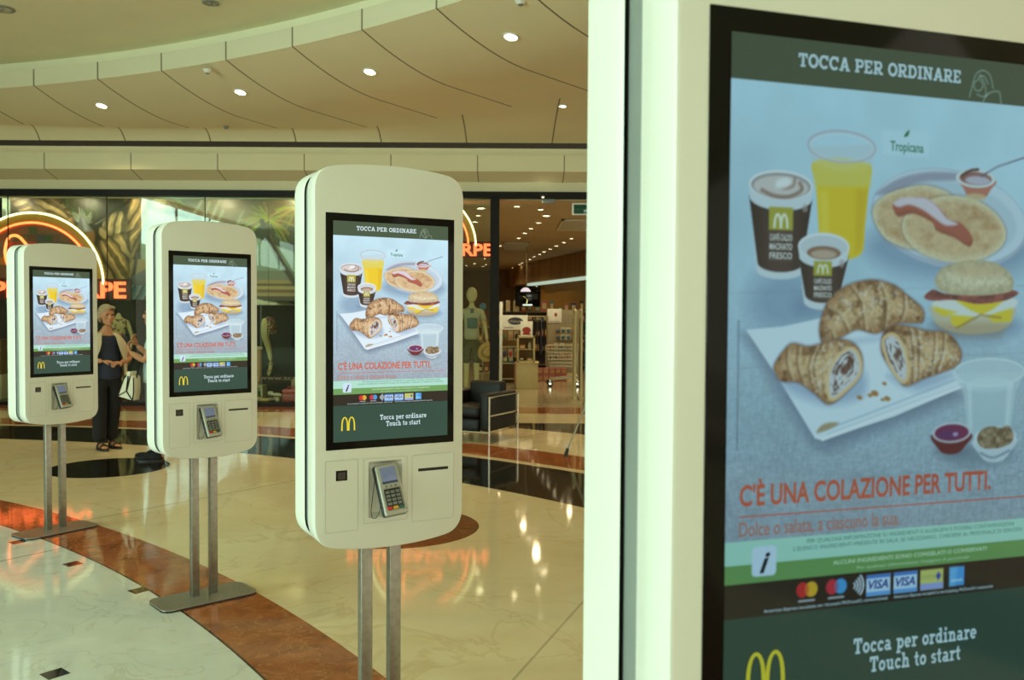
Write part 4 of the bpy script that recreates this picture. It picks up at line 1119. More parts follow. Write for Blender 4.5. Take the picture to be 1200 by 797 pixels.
neon_sign((-7.835, 14.34, 1.963), 1., 'large neon arch sign with red SCARPE lettering behind the far left kiosk')
neon_sign((-1.50, 14.75, 2.66), .76, 'smaller neon arch sign seen just right of the middle kiosk, showing only RPE')

# ------------------------------------------------------------------ window print with painted reflections
o = link('window_print_reflection', MURAL, picture_mat('print_reflection_film', None, .4), None, (0, 14.95, 0))
tag(o, 'large printed window picture with draped stone figures, painted reflections of palms and daylight facade', 'window print')

# ------------------------------------------------------------------ soft bodies: skin-modifier helper
def skin_mesh(chains, sub=1):
    """chains: lists of (x,y,z,r); shared points are welded"""
    me = bpy.data.meshes.new('skin'); V = []; E = []; R = []; key = {}
    def vid(p):
        k = tuple(round(q, 4) for q in p[:3])
        if k not in key: key[k] = len(V); V.append(p[:3]); R.append(p[3] if isinstance(p[3], tuple) else (p[3], p[3]))
        return key[k]
    for c in chains:
        ids = [vid(p) for p in c]
        E += [(a, b) for a, b in zip(ids, ids[1:]) if a != b]
    me.from_pydata(V, E, []); me.update()
    o = bpy.data.objects.new('skin', me); COL.objects.link(o)
    md = o.modifiers.new('Skin', 'SKIN'); md.use_smooth_shade = True; md.branch_smoothing = .6
    if not me.skin_vertices: raise RuntimeError('no skin layer')
    for i, r in enumerate(R):
        me.skin_vertices[0].data[i].radius = r
        me.skin_vertices[0].data[i].use_root = (i == 0)
    if sub:
        s = o.modifiers.new('Sub', 'SUBSURF'); s.levels = sub; s.render_levels = sub
    out = bpy.data.meshes.new_from_object(o.evaluated_get(bpy.context.evaluated_depsgraph_get()))
    bpy.data.objects.remove(o); bpy.data.meshes.remove(me)
    return out
def union(meshes, voxel, smooth_it=3):
    """several closed meshes fused into one continuous surface"""
    bm = bmesh.new()
    for m in meshes: bm.from_mesh(m)
    me = bpy.data.meshes.new('u'); bm.to_mesh(me); bm.free()
    o = bpy.data.objects.new('u', me); COL.objects.link(o)
    r = o.modifiers.new('R', 'REMESH'); r.mode = 'VOXEL'; r.voxel_size = voxel; r.use_smooth_shade = True
    s = o.modifiers.new('S', 'SMOOTH'); s.iterations = smooth_it; s.factor = .5
    out = bpy.data.meshes.new_from_object(o.evaluated_get(bpy.context.evaluated_depsgraph_get()))
    bpy.data.objects.remove(o); bpy.data.meshes.remove(me)
    out.materials.clear()
    for p in out.polygons: p.use_smooth = True
    return out
def blob(c, r, rot=None):
    bm = bmesh.new(); bmesh.ops.create_uvsphere(bm, u_segments=20, v_segments=14, radius=1.)
    for v in bm.verts:
        p = Vector((v.co.x*r[0], v.co.y*r[1], v.co.z*r[2]))
        if rot: p = rot @ p
        v.co = p+Vector(c)
    me = bpy.data.meshes.new('b'); bm.to_mesh(me); bm.free(); return me
def head_parts(c, h, turn=0., face=True):
    """skull, jaw, nose, ears, lips of a head centred at c, looking along -y, height h"""
    R = Matrix.Rotation(turn, 3, 'Z'); c = Vector(c); s = h/.23
    def at(x, y, z): return c+R @ Vector((x*s, y*s, z*s))
    P = [blob(at(0, .012, .022), (.074*s, .092*s, .093*s), R), blob(at(0, -.022, -.045), (.056*s, .064*s, .070*s), R)]
    if face:
        P += [blob(at(0, -.096, -.018), (.013*s, .018*s, .026*s), R), blob(at(0, -.104, -.032), (.016*s, .013*s, .011*s), R),
              blob(at(0, -.083, -.066), (.026*s, .011*s, .008*s), R), blob(at(0, -.079, -.079), (.022*s, .011*s, .008*s), R), blob(at(0, -.072, -.100), (.022*s, .018*s, .016*s), R),
              blob(at(.03, -.074, .022), (.026*s, .013*s, .009*s), R), blob(at(-.03, -.074, .022), (.026*s, .013*s, .009*s), R),
              blob(at(.044, -.056, -.03), (.024*s, .024*s, .02*s), R), blob(at(-.044, -.056, -.03), (.024*s, .024*s, .02*s), R)]
        for q in (-1, 1): P.append(blob(at(q*.076, .01, -.012), (.010*s, .020*s, .032*s), R))
    return P, at, s, R
def hand_parts(wrist, d, up, L=.17, curl=.5, side=1):
    """palm plus five separate bent fingers; d is the hand's direction, up the palm normal (back of hand)"""
    d = Vector(d).normalized(); up = (Vector(up)-d*Vector(up).dot(d)).normalized(); s = d.cross(up)*side; w = Vector(wrist)
    R = Matrix((s, d, up)).transposed()
    out = [blob(w+d*L*.27, (.040, L*.30, .016), R)]
    for k, (off, ln) in enumerate(((-.030, .40), (-.010, .46), (.010, .43), (.029, .34))):
        a = w+d*L*.45+s*off; p1 = a+(d*math.cos(curl*.5)-up*math.sin(curl*.5))*L*ln*.42
        p2 = p1+(d*math.cos(curl*1.3)-up*math.sin(curl*1.3))*L*ln*.33; p3 = p2+(d*math.cos(curl*2.)-up*math.sin(curl*2.))*L*ln*.25
        out.append(skin_mesh([[(*a, .0095), (*p1, .0092), (*p2, .0085), (*p3, .0072)]], 1))
    a = w+d*L*.14-s*.034; p1 = a+(d*.6-s*.7-up*.25).normalized()*L*.22; p2 = p1+(d*.9-s*.2-up*.3).normalized()*L*.19
    out.append(skin_mesh([[(*(w+d*L*.1-s*.012), .013), (*a, .012), (*p1, .0105), (*p2, .0085)]], 1))
    return out
def trim_mesh(me, co, no):
    """cut a garment off along a plane, keeping the side the normal points to"""
    bm = bmesh.new(); bm.from_mesh(me)
    bmesh.ops.bisect_plane(bm, geom=bm.verts[:]+bm.edges[:]+bm.faces[:], plane_co=co, plane_no=no, clear_inner=True)
    bm.to_mesh(me); bm.free(); return me

M_skin = mat('skin', rgb(186, 128, 92), .5, var=.06, scale=20)
M_hair = mat('grey_blond_hair', rgb(168, 144, 110), .6, var=.3, scale=60, bump=.5)
M_hair2 = mat('dark_hair', rgb(40, 28, 20), .5, var=.3, scale=60)
M_eye = mat('eye_dark', rgb(40, 26, 20), .2)
M_lip = mat('lips', rgb(150, 74, 62), .5)
def striped(name, a, b, step, axis=2):
    m = bpy.data.materials.new(name); m.use_nodes = True
    nt, tc, x, y, z = pos_nodes(m); q = (x, y, z)[axis]
    f = ((q/step).fract()).lt(.38)
    nt.links.new(mixc(nt, f, a, b), nt.nodes['Principled BSDF'].inputs['Base Color']); nt.nodes['Principled BSDF'].inputs['Roughness'].default_value = .8
    return m
M_navy = striped('navy_striped_knit', rgb(30, 36, 58), rgb(54, 60, 78), .022)
M_vest = mat('cream_cardigan', rgb(200, 182, 150), .85, var=.06, scale=50)
M_blk = mat('black_cloth', rgb(16, 15, 18), .85, var=.2)
M_sandal = mat('dark_leather', rgb(44, 36, 28), .5)
M_sky = mat('pale_blue_cotton', rgb(168, 184, 186), .85, var=.05)
M_jean = mat('grey_trousers', rgb(104, 108, 112), .85, var=.08)
M_cream = mat('cream_leather', rgb(226, 218, 190), .45, var=.03)

def person(loc, rz, label, H, elbows, wrists, hands, top, legs, hairm, feet, vest=None, headturn=0., hairlong=.0, closed=False):
    root = empty('person', loc, rz, label, 'person'); k = H/1.60
    def v(x, y, z): return (x*k, y*k, z*k)
    def c(*pts): return [(p[0]*k, p[1]*k, p[2]*k, (p[3][0]*k, p[3][1]*k) if isinstance(p[3], tuple) else p[3]*k) for p in pts]
    ch = [c((0, .0, .82, (.145, .10)), (0, .0, .95, (.135, .098)), (0, .01, 1.10, (.142, .10)), (0, .02, 1.23, (.115, .085)), (0, .015, 1.32, .052), (0, .0, 1.385, .050))]
    for i, q in enumerate((-1, 1)):
        e, w = elbows[i], wrists[i]
        ch.append(c((0, .02, 1.23, (.115, .085)), (q*.15, .02, 1.245, .055), (q*.175, .02, 1.20, .052), (*e, .040), (*[(e[j]*.45+w[j]*.55) for j in range(3)], .036), (*w, .025)))
        f = feet[i]
        ch.append(c((0, .0, .82, (.145, .10)), (q*.085, .0, .76, .085), (q*.085+(f[0]-q*.085)*.5, f[1]*.5-.01, .44, .056), (f[0], f[1]+.01, .24, .046), (f[0], f[1]+.02, .08, .034)))
    parts = [skin_mesh(ch, 1)]
    hp, at, s, R = head_parts(v(0, -.012, 1.485), .225*k, headturn); parts += hp
    for i in range(2): parts += hand_parts(Vector(wrists[i])*k, hands[i][0], hands[i][1], .165*k, hands[i][2], 1 if i else -1)
    for i in range(2):      # bare feet, toes forward
        f = feet[i]; a = f[2]; dx, dy = math.sin(a), -math.cos(a)
        parts.append(skin_mesh([c((f[0], f[1]+.02, .08, .034), (f[0]-dx*.03, f[1]+.02-dy*.03, .036, .03), (f[0]+dx*.06, f[1]+dy*.06, .046, (.036, .026)), (f[0]+dx*.13, f[1]+dy*.13, .034, (.042, .018)), (f[0]+dx*.175, f[1]+dy*.175, .030, (.034, .013)))], 1))
    body = link('body', union(parts, .0075*k, 2), M_skin, root)
    # face detail
    b = MB()
    for q in (-1, 1): b.ball(at(q*.030, -.0815, .004), .013*s, .006*s, .006*s, 10, 8)
    b.build('eyes', M_eye, body)
    b = MB(); b.ball(at(0, -.0925, -.0725), .021*s, .005*s, .0035*s, 10, 8); b.build('lips', M_lip, body)
    # hair: cap hugging the skull, cut away from the face
    hm = union([blob(at(0, .022, .034), (.086*s, .098*s, .098*s), R), blob(at(0, .075, -.02), (.072*s, .045*s, (.075+hairlong)*s), R), blob(at(.062, .02, .01), (.026*s, .05*s, .06*s), R), blob(at(-.062, .02, .01), (.026*s, .05*s, .06*s), R), blob(at(.02, -.052, .085), (.055*s, .035*s, .028*s), R)], .008*k, 2)
    hm = trim_mesh(hm, at(0, -.062, .055), R @ Vector((0, .72, .70)).normalized())
    link('hair', hm, hairm, root)
    # top garment
    g = [c((0, 0, .74, (.182, .135)), (0, .0, .86, (.172, .126)), (0, .0, .97, (.16, .122)), (0, .01, 1.10, (.165, .12)), (0, .02, 1.22, (.13, .1)), (0, .018, 1.285, (.075, .066)))]
    for i, q in enumerate((-1, 1)):
        e = elbows[i]; t = .55
        g.append(c((0, .02, 1.22, (.13, .1)), (q*.15, .02, 1.245, .066), (q*.178, .02, 1.20, .066), (*[(q*.178, .02, 1.20)[j]*(1-t)+e[j]*t for j in range(3)], .062)))
    gm = skin_mesh(g, 2); gm.materials.clear(); gm = trim_mesh(gm, v(0, 0, .765), (0, 0, 1)); gm = trim_mesh(gm, v(0, 0, 1.272), (0, .25, -1))
    link('top', gm, top, root)
    # trousers
    t = [c((0, 0, .93, (.150, .112)), (0, 0, .80, (.160, .122)))]
    for i, q in enumerate((-1, 1)):
        f = feet[i]
        t.append(c((0, 0, .80, (.160, .122)), (q*.085, 0, .72, .100), (q*.085+(f[0]-q*.085)*.5, f[1]*.5-.005, .43, .082), (f[0], f[1]+.012, .2, .078), (f[0], f[1]+.015, .065, .080)))
    tm = skin_mesh(t, 2); tm.materials.clear(); tm = trim_mesh(tm, v(0, 0, .05), (0, 0, 1)); link('trousers', tm, legs, root)
    # sandals: sole and two straps each
    for i in range(2):
        f = feet[i]; a = f[2]; dx, dy = math.sin(a), -math.cos(a); M = Matrix.Translation(v(f[0], f[1], 0)) @ Matrix.Rotation(a, 4, 'Z')
        b = MB(); o8 = [(.046*k*math.sin(t)*(1+.12*math.cos(t)), -.075*k-.135*k*math.cos(t)*-1) for t in np.linspace(0, 2*PI, 20, endpoint=False)]
        o8 = [(x, y) for x, y in o8]
        vs = b.prism(o8, .0, .016*k, 'z')
        for q in vs: q.co = M @ q.co
        sole = b.build('sandal', M_sandal, root)
        if closed:
            up = union([blob((0, -.02*k, .04*k), (.05*k, .075*k, .05*k)), blob((0, -.12*k, .032*k), (.048*k, .085*k, .032*k))], .008*k, 2); up.transform(M); link('shoe_upper', up, M_blk, sole)
        for yy, zz, ww in () if closed else ((-.115, .055, .046), (-.02, .074, .042)):
            b = MB(); pts = [M @ Vector((ww*k*math.cos(t), yy*k, .012*k+zz*k*math.sin(t))) for t in np.linspace(0, PI, 12)]
            b.tube(pts, .010*k, 6); b.build('strap', M_sandal, sole)
    if vest is not None:
        for q in (-1, 1):
            b = MB(); rows = []
            for (z, x0, x1, y0, y1) in ((1.292, .055, .10, -.03, .01), (1.25, .075, .165, -.085, .0), (1.18, .085, .215, -.118, .0), (1.10, .105, .235, -.128, .0), (1.03, .135, .225, -.122, .01), (.90, .15, .215, -.118, .02), (.78, .16, .22, -.12, .03)):
                rows.append([v(q*x0, y0, z), v(q*(x0*.5+x1*.5), y0*.86-.012, z), v(q*x1, y1, z), v(q*(x1-.01), y1+.10, z), v(q*x0*.6, y1+.142, z)])
            for A, B in zip(rows, rows[1:]):
                for j in range(4): b.quad([A[j], A[j+1], B[j+1], B[j]])
            bmesh.ops.remove_doubles(b.bm, verts=b.bm.verts, dist=1e-4)
            bmesh.ops.recalc_face_normals(b.bm, faces=b.bm.faces)
            bmesh.ops.solidify(b.bm, geom=b.bm.faces[:], thickness=.008)
            b.build('cardigan_front', vest, root, 80)
    return root
person((-4.50, 9.72, 0), math.radians(40), 'older woman with short grey-blond hair in a navy striped top, cream cardigan and black trousers', 1.60,
       [(-.235, .01, 1.00), (.24, .0, .99)], [(-.085, -.165, .985), (.10, -.165, .965)], [((.9, -.35, -.08), (.0, -.2, 1), .7), ((-.85, -.45, .0), (.1, -.3, 1), .8)],
       M_navy, M_blk, M_hair, [(-.085, -.02, .1), (.055, .06, .25)], vest=M_vest, headturn=math.radians(8))
person((-3.675, 9.02, 0), math.radians(-84), 'person in pale blue top and grey trousers, mostly hidden behind the second kiosk, gesturing hands', 1.62,
       [(-.22, -.05, 1.0), (.23, -.03, 1.02)], [(-.13, -.225, 1.165), (.10, -.215, 1.10)], [((.25, -.3, .92), (-.2, -1, .2), .8), ((-.2, -.35, .9), (.2, -1, .2), .9)],
       M_sky, M_jean, M_hair2, [(-.09, -.04, -.1), (.09, .05, .1)], hairlong=.05, closed=True)
# handbag hanging from the forearm
bag = empty('handbag', (-3.865, 8.86, .665), math.radians(-12), 'white handbag with black piping hanging from the half hidden person\'s arm', 'handbag')
b = MB(); A = [(-.105, .01), (.06, -.03), (.075, .05), (.075, .20), (.02, .25), (-.035, .19)]
vs = b.prism(A, -.055, .055); b.build('bag_body', M_cream, bag)
b = MB()
for ln in ([(-.105, -.058, .01), (-.005, -.062, .065), (.02, -.058, .25)], [(-.005, -.062, .065), (.06, -.058, -.03)], [(-.105, -.058, .01), (-.035, -.058, .19), (.02, -.058, .25)], [(.06, -.058, -.03), (.075, -.058, .05), (.075, -.058, .20)], [(.0, -.062, .075), (.045, -.058, .235)]):
    b.tube(ln, .006, 6)
b.build('piping', M_blk, bag)
b = MB(); b.tube([(-.01, 0, .22), (.0, .0, .30), (.04, .005, .40), (.08, .01, .43), (.10, .005, .38), (.07, 0, .19)], .009, 8); b.build('handle', M_blk, bag)
b = MB(); b.box(.0, .045, -.066, .066, .215, .26, .006); b.build('flap', M_cream, bag)

# ------------------------------------------------------------------ mannequins
M_man = mat('mannequin_cream', rgb(206, 190, 138), .4, var=.03)
def floral(name, base, spots, scale=26):
    m = bpy.data.materials.new(name); m.use_nodes = True; nt = m.node_tree; N = nt.nodes; b = N['Principled BSDF']; b.inputs['Roughness'].default_value = .8
    tc = N.new('ShaderNodeTexCoord'); vo = N.new('ShaderNodeTexVoronoi'); vo.inputs['Scale'].default_value = scale; nt.links.new(tc.outputs['Object'], vo.inputs['Vector'])
    f = NX(nt, vo.outputs['Distance']).lt(.50)
    rp = N.new('ShaderNodeValToRGB'); rp.color_ramp.interpolation = 'CONSTANT'; sp = N.new('ShaderNodeSeparateColor'); nt.links.new(vo.outputs['Color'], sp.inputs[0])
    els = rp.color_ramp.elements
    while len(els) < len(spots): els.new(.5)
    for i, c in enumerate(spots): els[i].position = i/len(spots); els[i].color = c+(1,)
    nt.links.new(sp.outputs[0], rp.inputs['Fac'])
    nt.links.new(mixc(nt, f, base, rp.outputs['Color']), b.inputs['Base Color']); return m
def mannequin(loc, rz, label, head=True, garments=(), arms=None, legs=True, H=1.75, stand=.0):
    root = empty('mannequin', loc, rz, label, 'mannequin'); k = H/1.75
    def c(*pts): return [(p[0]*k, p[1]*k, p[2]*k, (p[3][0]*k, p[3][1]*k) if isinstance(p[3], tuple) else p[3]*k) for p in pts]
    ch = [c((0, 0, .90, (.125, .09)), (0, 0, 1.05, (.095, .075)), (0, 0, 1.22, (.125, .09)), (0, .01, 1.36, (.12, .075)), (0, .01, 1.45, .045), (0, 0, 1.54 if head else 1.53, .042))]
    arms = arms or [((-.22, .03, 1.10), (-.21, -.05, .84)), ((.22, .03, 1.10), (.21, -.05, .84))]
    for i, q in enumerate((-1, 1)):
        e, w = arms[i]
        ch.append(c((0, .01, 1.36, (.12, .075)), (q*.145, .01, 1.37, .048), (*e, .034), (*w, .024)))
        ch.append(c((0, 0, .90, (.125, .09)), (q*.075, 0, .83, .078), (q*.08, -.01, .47, .05), (q*.085, .01, .26, .046), (q*.085, .02, .08, .03)))
    parts = [skin_mesh(ch, 1)]
    if head: parts += [blob((0, -.01*k, 1.635*k), (.088*k, .102*k, .125*k)), blob((0, -.04*k, 1.575*k), (.06*k, .06*k, .07*k))]
    for i, q in enumerate((-1, 1)):
        w = Vector(arms[i][1])*k; e = Vector(arms[i][0])*k
        parts += hand_parts(w, (w-e), (q*.9, -.2, .1), .17*k, .35, q)
        parts.append(skin_mesh([c((q*.085, .02, .08, .03), (q*.085, .02, .05, .03), (q*.09, -.06, .045, (.032, .024)), (q*.095, -.14, .03, (.034, .014)))], 1))
    link('body', union(parts, .009*k, 2), M_man, root)
    for nm, pts, m, cuts, sub in garments:
        g = skin_mesh([c(*p) for p in pts], 2); g.materials.clear()
        for co, no in cuts: g = trim_mesh(g, [q*k for q in co], no)
        link(nm, g, m, root)
    b = MB(); b.lathe([(0, -.02), (.17, -.02), (.17, -.008), (0, -.004)], 28); b.build('stand', M_chrome, root)
    return root
F1 = floral('floral_dress', rgb(206, 184, 132), [rgb(150, 70, 54), rgb(96, 84, 50), rgb(206, 184, 132), rgb(60, 56, 40)], 22)
dress = ('dress', [((0, 0, .50, (.24, .2)), (0, 0, .75, (.19, .15)), (0, 0, .92, (.155, .115)), (0, 0, 1.06, (.118, .098)), (0, 0, 1.24, (.15, .112)), (0, .01, 1.36, (.14, .092)), (0, .01, 1.42, (.07, .07))), ((0, .01, 1.36, (.14, .092)), (-.15, .01, 1.36, .06)), ((0, .01, 1.36, (.14, .092)), (.15, .01, 1.36, .06))], F1, [((0, 0, .56), (0, 0, 1)), ((0, 0, 1.405), (0, 0, -1))], 2)
mq = mannequin((-6.74, 15.0, .06), math.radians(12), 'headless mannequin in a floral cream dress right behind the older woman', False, [dress], H=1.66)
M_redshoe = mat('red_shoe', rgb(150, 36, 26), .35)
for q in (-1, 1):
    b = MB(); b.box(q*.085-.036, q*.085+.036, -.15, .05, -.002, .03, .012); b.box(q*.085-.034, q*.085+.034, -.14, -.05, .02, .05, .012); b.build('shoe', M_redshoe, mq)
shirt = ('jacket', [((0, 0, .82, (.165, .13)), (0, 0, 1.06, (.13, .11)), (0, 0, 1.24, (.155, .118)), (0, .01, 1.36, (.145, .098)), (0, .01, 1.43, (.075, .07))), ((0, .01, 1.36, (.145, .098)), (-.155, .01, 1.37, .066), (-.22, .03, 1.10, .052), (-.21, -.05, .90, .045)), ((0, .01, 1.36, (.145, .098)), (.155, .01, 1.37, .066), (.22, .03, 1.10, .052), (.21, -.05, .90, .045))], mat('black_jacket', rgb(22, 20, 18), .7), [((0, 0, .85), (0, 0, 1)), ((0, 0, 1.43), (0, .3, -1))], 2)
trz = ('trousers', [((0, 0, .98, (.135, .1)), (0, 0, .88, (.145, .11))), ((0, 0, .88, (.145, .11)), (-.08, 0, .8, .09), (-.082, -.01, .47, .062), (-.085, .02, .14, .055)), ((0, 0, .88, (.145, .11)), (.08, 0, .8, .09), (.082, -.01, .47, .062), (.085, .02, .14, .055))], M_blk, [], 2)
mh = mannequin((-6.12, 15.1, .06), math.radians(-20), 'dark dressed mannequin with a grey brimmed hat, just left of the second kiosk', True, [shirt, trz], H=1.70)
b = MB(); b.lathe([(.17, 1.645), (.175, 1.65), (.10, 1.66), (.095, 1.69), (.085, 1.77), (.05, 1.79), (0, 1.785)], 28); b.build('hat', mat('grey_felt', rgb(112, 106, 90), .9, bump=.3), mh)
b = MB(); b.prism([(-.03, 1.38), (.05, 1.38), (.08, 1.2), (.03, 1.05), (-.01, 1.2)], -.125, -.11); b.build('scarf', M_vest, mh)
M_tee = mat('pale_tee', rgb(186, 182, 150), .85); M_short = mat('olive_shorts', rgb(92, 84, 52), .85, var=.12)
tee = ('shirt', [((0, 0, .86, (.16, .125)), (0, 0, 1.06, (.125, .105)), (0, 0, 1.24, (.15, .115)), (0, .01, 1.36, (.14, .096)), (0, .01, 1.42, (.075, .07))), ((0, .01, 1.36, (.14, .096)), (-.15, .01, 1.37, .064), (-.2, .02, 1.2, .058)), ((0, .01, 1.36, (.14, .096)), (.15, .01, 1.37, .064), (.2, .02, 1.2, .058))], M_tee, [((0, 0, .89), (0, 0, 1)), ((0, 0, 1.415), (0, .3, -1))], 2)
sho = ('shorts', [((0, 0, .98, (.13, .1)), (0, 0, .88, (.15, .115))), ((0, 0, .88, (.15, .115)), (-.085, 0, .78, .098), (-.09, -.01, .50, .086)), ((0, 0, .88, (.15, .115)), (.085, 0, .78, .098), (.09, -.01, .50, .086))], M_short, [((0, 0, .52), (0, 0, 1))], 2)
mr = mannequin((-.70, 15.15, .11), math.radians(8), 'pale bald mannequin in light tee and olive shorts behind glass above the armchair', True, [tee, sho], H=1.86, arms=[((-.23, .02, 1.12), (-.22, -.08, .88)), ((.22, .02, 1.12), (.25, -.06, .90))])
b = MB(); b.lathe([(.07, 1.40), (.09, 1.43), (.075, 1.47), (.055, 1.50)], 20); b.build('scarf', mat('blue_scarf', rgb(86, 110, 112), .8), mr)
b = MB(); b.box(-.09, .09, -.16, -.125, 1.16, 1.34, .02); b.build('shirt_print', mat('blue_print', rgb(92, 118, 116), .8), mr)
pl = empty('display_plinth', (-.70, 15.15, .0), 0, 'low pale plinth under the bald mannequin behind the armchair', 'plinth')
b = MB(); b.box(-.5, .5, -.35, .35, 0, .07, .006); b.build('plinth_body', M_man, pl)
b = MB(); b.box(-.48, .48, -.33, .33, .07, .09, .004); b.build('plinth_top', M_man, pl)
rb = empty('straw_hat', (-.43, 15.02, .86), math.radians(20), 'round straw hat with a dark band hanging at the pale mannequin\'s hand', 'hat')
Mh = Matrix.Rotation(math.radians(90), 4, 'X')
b = MB(); b.lathe([(.165, 0), (.16, .008), (.095, .012), (.09, .05), (.06, .085), (0, .09)], 28, Mh); b.build('hat_body', mat('straw', rgb(196, 156, 88), .8, var=.15, scale=80), rb)
b = MB(); b.lathe([(.098, .013), (.099, .035), (.093, .036)], 28, Mh); b.build('hat_band', mat('dark_band', rgb(64, 24, 16), .7), rb)

# hanging half figure: skirt, one bent leg in a sandal
hl = empty('leg_mannequin', (-4.10, 14.75, .60), 0, 'cream display leg in a sandal and patterned skirt, hanging right of the second kiosk', 'mannequin')
F2 = floral('patterned_skirt', rgb(96, 66, 56), [rgb(170, 140, 104), rgb(70, 40, 38), rgb(134, 86, 74), rgb(196, 170, 130)], 24)
link('leg', union([skin_mesh([[(-.02, -.03, .84, .085), (-.03, -.10, .70, .085), (-.03, -.11, .52, .068), (.0, -.01, .34, .058), (.03, 0, .16, .038), (.035, .0, .10, .034)]], 1), skin_mesh([[(.035, 0, .10, .034), (.04, -.015, .02, (.036, .03)), (.02, -.03, -.08, (.036, .022)), (.0, -.035, -.14, (.03, .014))]], 1)], .008, 2), M_man, hl)
g = skin_mesh([[(.0, 0, .86, (.10, .08)), (.01, .0, .76, (.165, .11)), (.02, 0, .60, (.175, .12)), (.03, 0, .46, (.15, .11))]], 2); g.materials.clear(); link('skirt', trim_mesh(g, (0, 0, .56), (0, 0, 1)), F2, hl)
b = MB(); b.tube([(.075, -.03, .06), (.04, -.055, .05), (.0, -.04, .06)], .010, 6); b.tube([(.055, -.04, -.05), (.02, -.06, -.055), (-.015, -.04, -.05)], .010, 6); b.tube([(.055, .02, .06), (.045, .01, -.05), (.0, -.02, -.15)], .012, 6); b.build('sandal', mat('tan_leather', rgb(176, 128, 70), .5), hl)
b = MB(); b.tube([(.0, 0, .88), (0, 0, 2.80)], .003, 6); b.build('wire', M_blk, hl)
# standing display leg on a white cube
M_cube = mat('white_display_cube', rgb(206, 204, 160), .5, var=.03)
cb = empty('display_cube', (-4.30, 14.72, .03), 0, 'white hollow display cube at the foot of the second kiosk\'s right edge', 'display cube')
b = MB(); b.box(-.16, -.135, -.15, .15, 0, .245, .003); b.box(.115, .14, -.15, .15, 0, .245, .003); b.box(-.16, .14, -.15, .15, .245, .27, .003); b.box(-.135, .115, .13, .15, 0, .245); b.build('cube_frame', M_cube, cb)
b = MB(); b.box(-.12, .04, -.12, .1, .0, .16, .006); b.build('inner_box', mat('pale_green_box', rgb(190, 196, 140), .6), cb)
lg = empty('leg_mannequin', (-4.265, 14.72, .30), 0, 'flesh coloured display leg standing on the white display cube', 'mannequin')
link('leg', union([skin_mesh([[(0, 0, .62, .07), (0, 0, .46, .055), (.005, .01, .3, .055), (0, .01, .12, .034), (0, .0, .05, .032), (.0, -.06, .04, (.034, .024)), (.0, -.14, .018, (.034, .014))]], 1)], .008, 2), mat('display_leg_flesh', rgb(206, 156, 112), .45), lg)
b = MB(); b.lathe([(.073, .60), (.075, .64), (.05, .65), (0, .65)], 20); b.build('cuff', M_cream, lg)
# shoes, bags
M_beige = mat('beige_leather', rgb(216, 184, 118), .45)
def shoe(loc, rz, label, m, group=None, tilt=0):
    root = empty('shoe', loc, rz, label, 'shoe', group); root.rotation_euler = (tilt, 0, rz)
    link('upper', union([blob((0, -.06, .035), (.036, .075, .028)), blob((0, .06, .045), (.032, .05, .04)), blob((0, 0, .03), (.03, .07, .022))], .006, 2), m, root)
    b = MB(); b.box(-.033, .033, -.135, .105, -.002, .012, .005); b.build('sole', mat('sole_tan', rgb(120, 84, 44), .6) if 'sole_tan' not in MATS else MATS['sole_tan'], root)
    b = MB(); b.ball((0, .06, .082), .022, .034, .006, 14, 8); b.build('opening', M_blk, root)
sh0 = [(-4.13, 14.50, .04, 1.2, 'beige shoe lying at the left of the shoe pile in the window', .0), (-4.0, 14.64, .04, -.6, 'cream shoe standing in the middle of the shoe pile', 0), (-3.895, 14.53, .04, .3, 'cream shoe at the right of the pile beside the pink bag', 0), (-3.97, 14.58, .125, 1.5, 'cream shoe lying across the top of the shoe pile', .1)]
for x, y, z, r, l, t in sh0: shoe((x, y, z), r, l, M_beige if 'beige' in l else M_cream, 'shoes in the display window', t)
M_pink = mat('pink_leather', rgb(188, 74, 78), .4, var=.06)
pb = empty('bag', (-3.66, 14.62, .032), 0, 'pink rounded bag beside the cream shoes in the window', 'bag')
b = MB(); b.box(-.17, .17, -.09, .09, 0, .15, .035, seg=3); b.build('bag_body', M_pink, pb)
b = MB(); b.box(-.168, .168, -.085, .085, .135, .215, .035, seg=3); b.build('flap', mat('pink_leather_pale', rgb(214, 100, 104), .4), pb)
b = MB(); b.tube([(-.10, 0, .20), (-.08, 0, .25), (.08, 0, .25), (.10, 0, .20)], .010, 8); b.build('handle', M_pink, pb)
tb = empty('bag', (-3.60, 14.86, .03), 0, 'tall beige handbag standing behind the pink bag', 'bag')
b = MB(); b.prism([(-.15, 0), (.15, 0), (.13, .34), (.05, .42), (-.05, .42), (-.13, .34)], -.06, .06); b.build('bag_body', mat('beige_bag', rgb(186, 152, 110), .5), tb)
b = MB(); b.tube([(-.06, -.02, .40), (-.05, -.02, .5), (.05, -.02, .5), (.06, -.02, .40)], .009, 8); b.build('handle', M_beige, tb)
# www lettering on the glass
wl = link('window_lettering', fit_text('www.scarpescarpe.it', -4.09, -2.72, .43, .075, bold=.0), mat('frosted_lettering', rgb(128, 122, 100), .7), None, (0, 14.192, 0))
tag(wl, 'pale web address lettering stuck low on the shop window', 'lettering')
# white parasol prop behind the window
pz = empty('parasol', (-4.40, 15.35, .03), 0, 'white parasol standing in the dark window right of the second kiosk', 'parasol')
b = MB(); b.lathe([(.58, 1.62), (.56, 1.64), (.30, 1.79), (.03, 1.93), (0, 1.95)], 8); b.build('canopy', mat('parasol_cloth', rgb(196, 210, 190), .8), pz, 20)
b = MB(); b.tube([(0, 0, .02), (0, 0, 1.97)], .016, 10); b.lathe([(0, 0), (.18, 0), (.18, .03), (.03, .05), (0, .05)], 20); b.build('pole', M_core, pz)
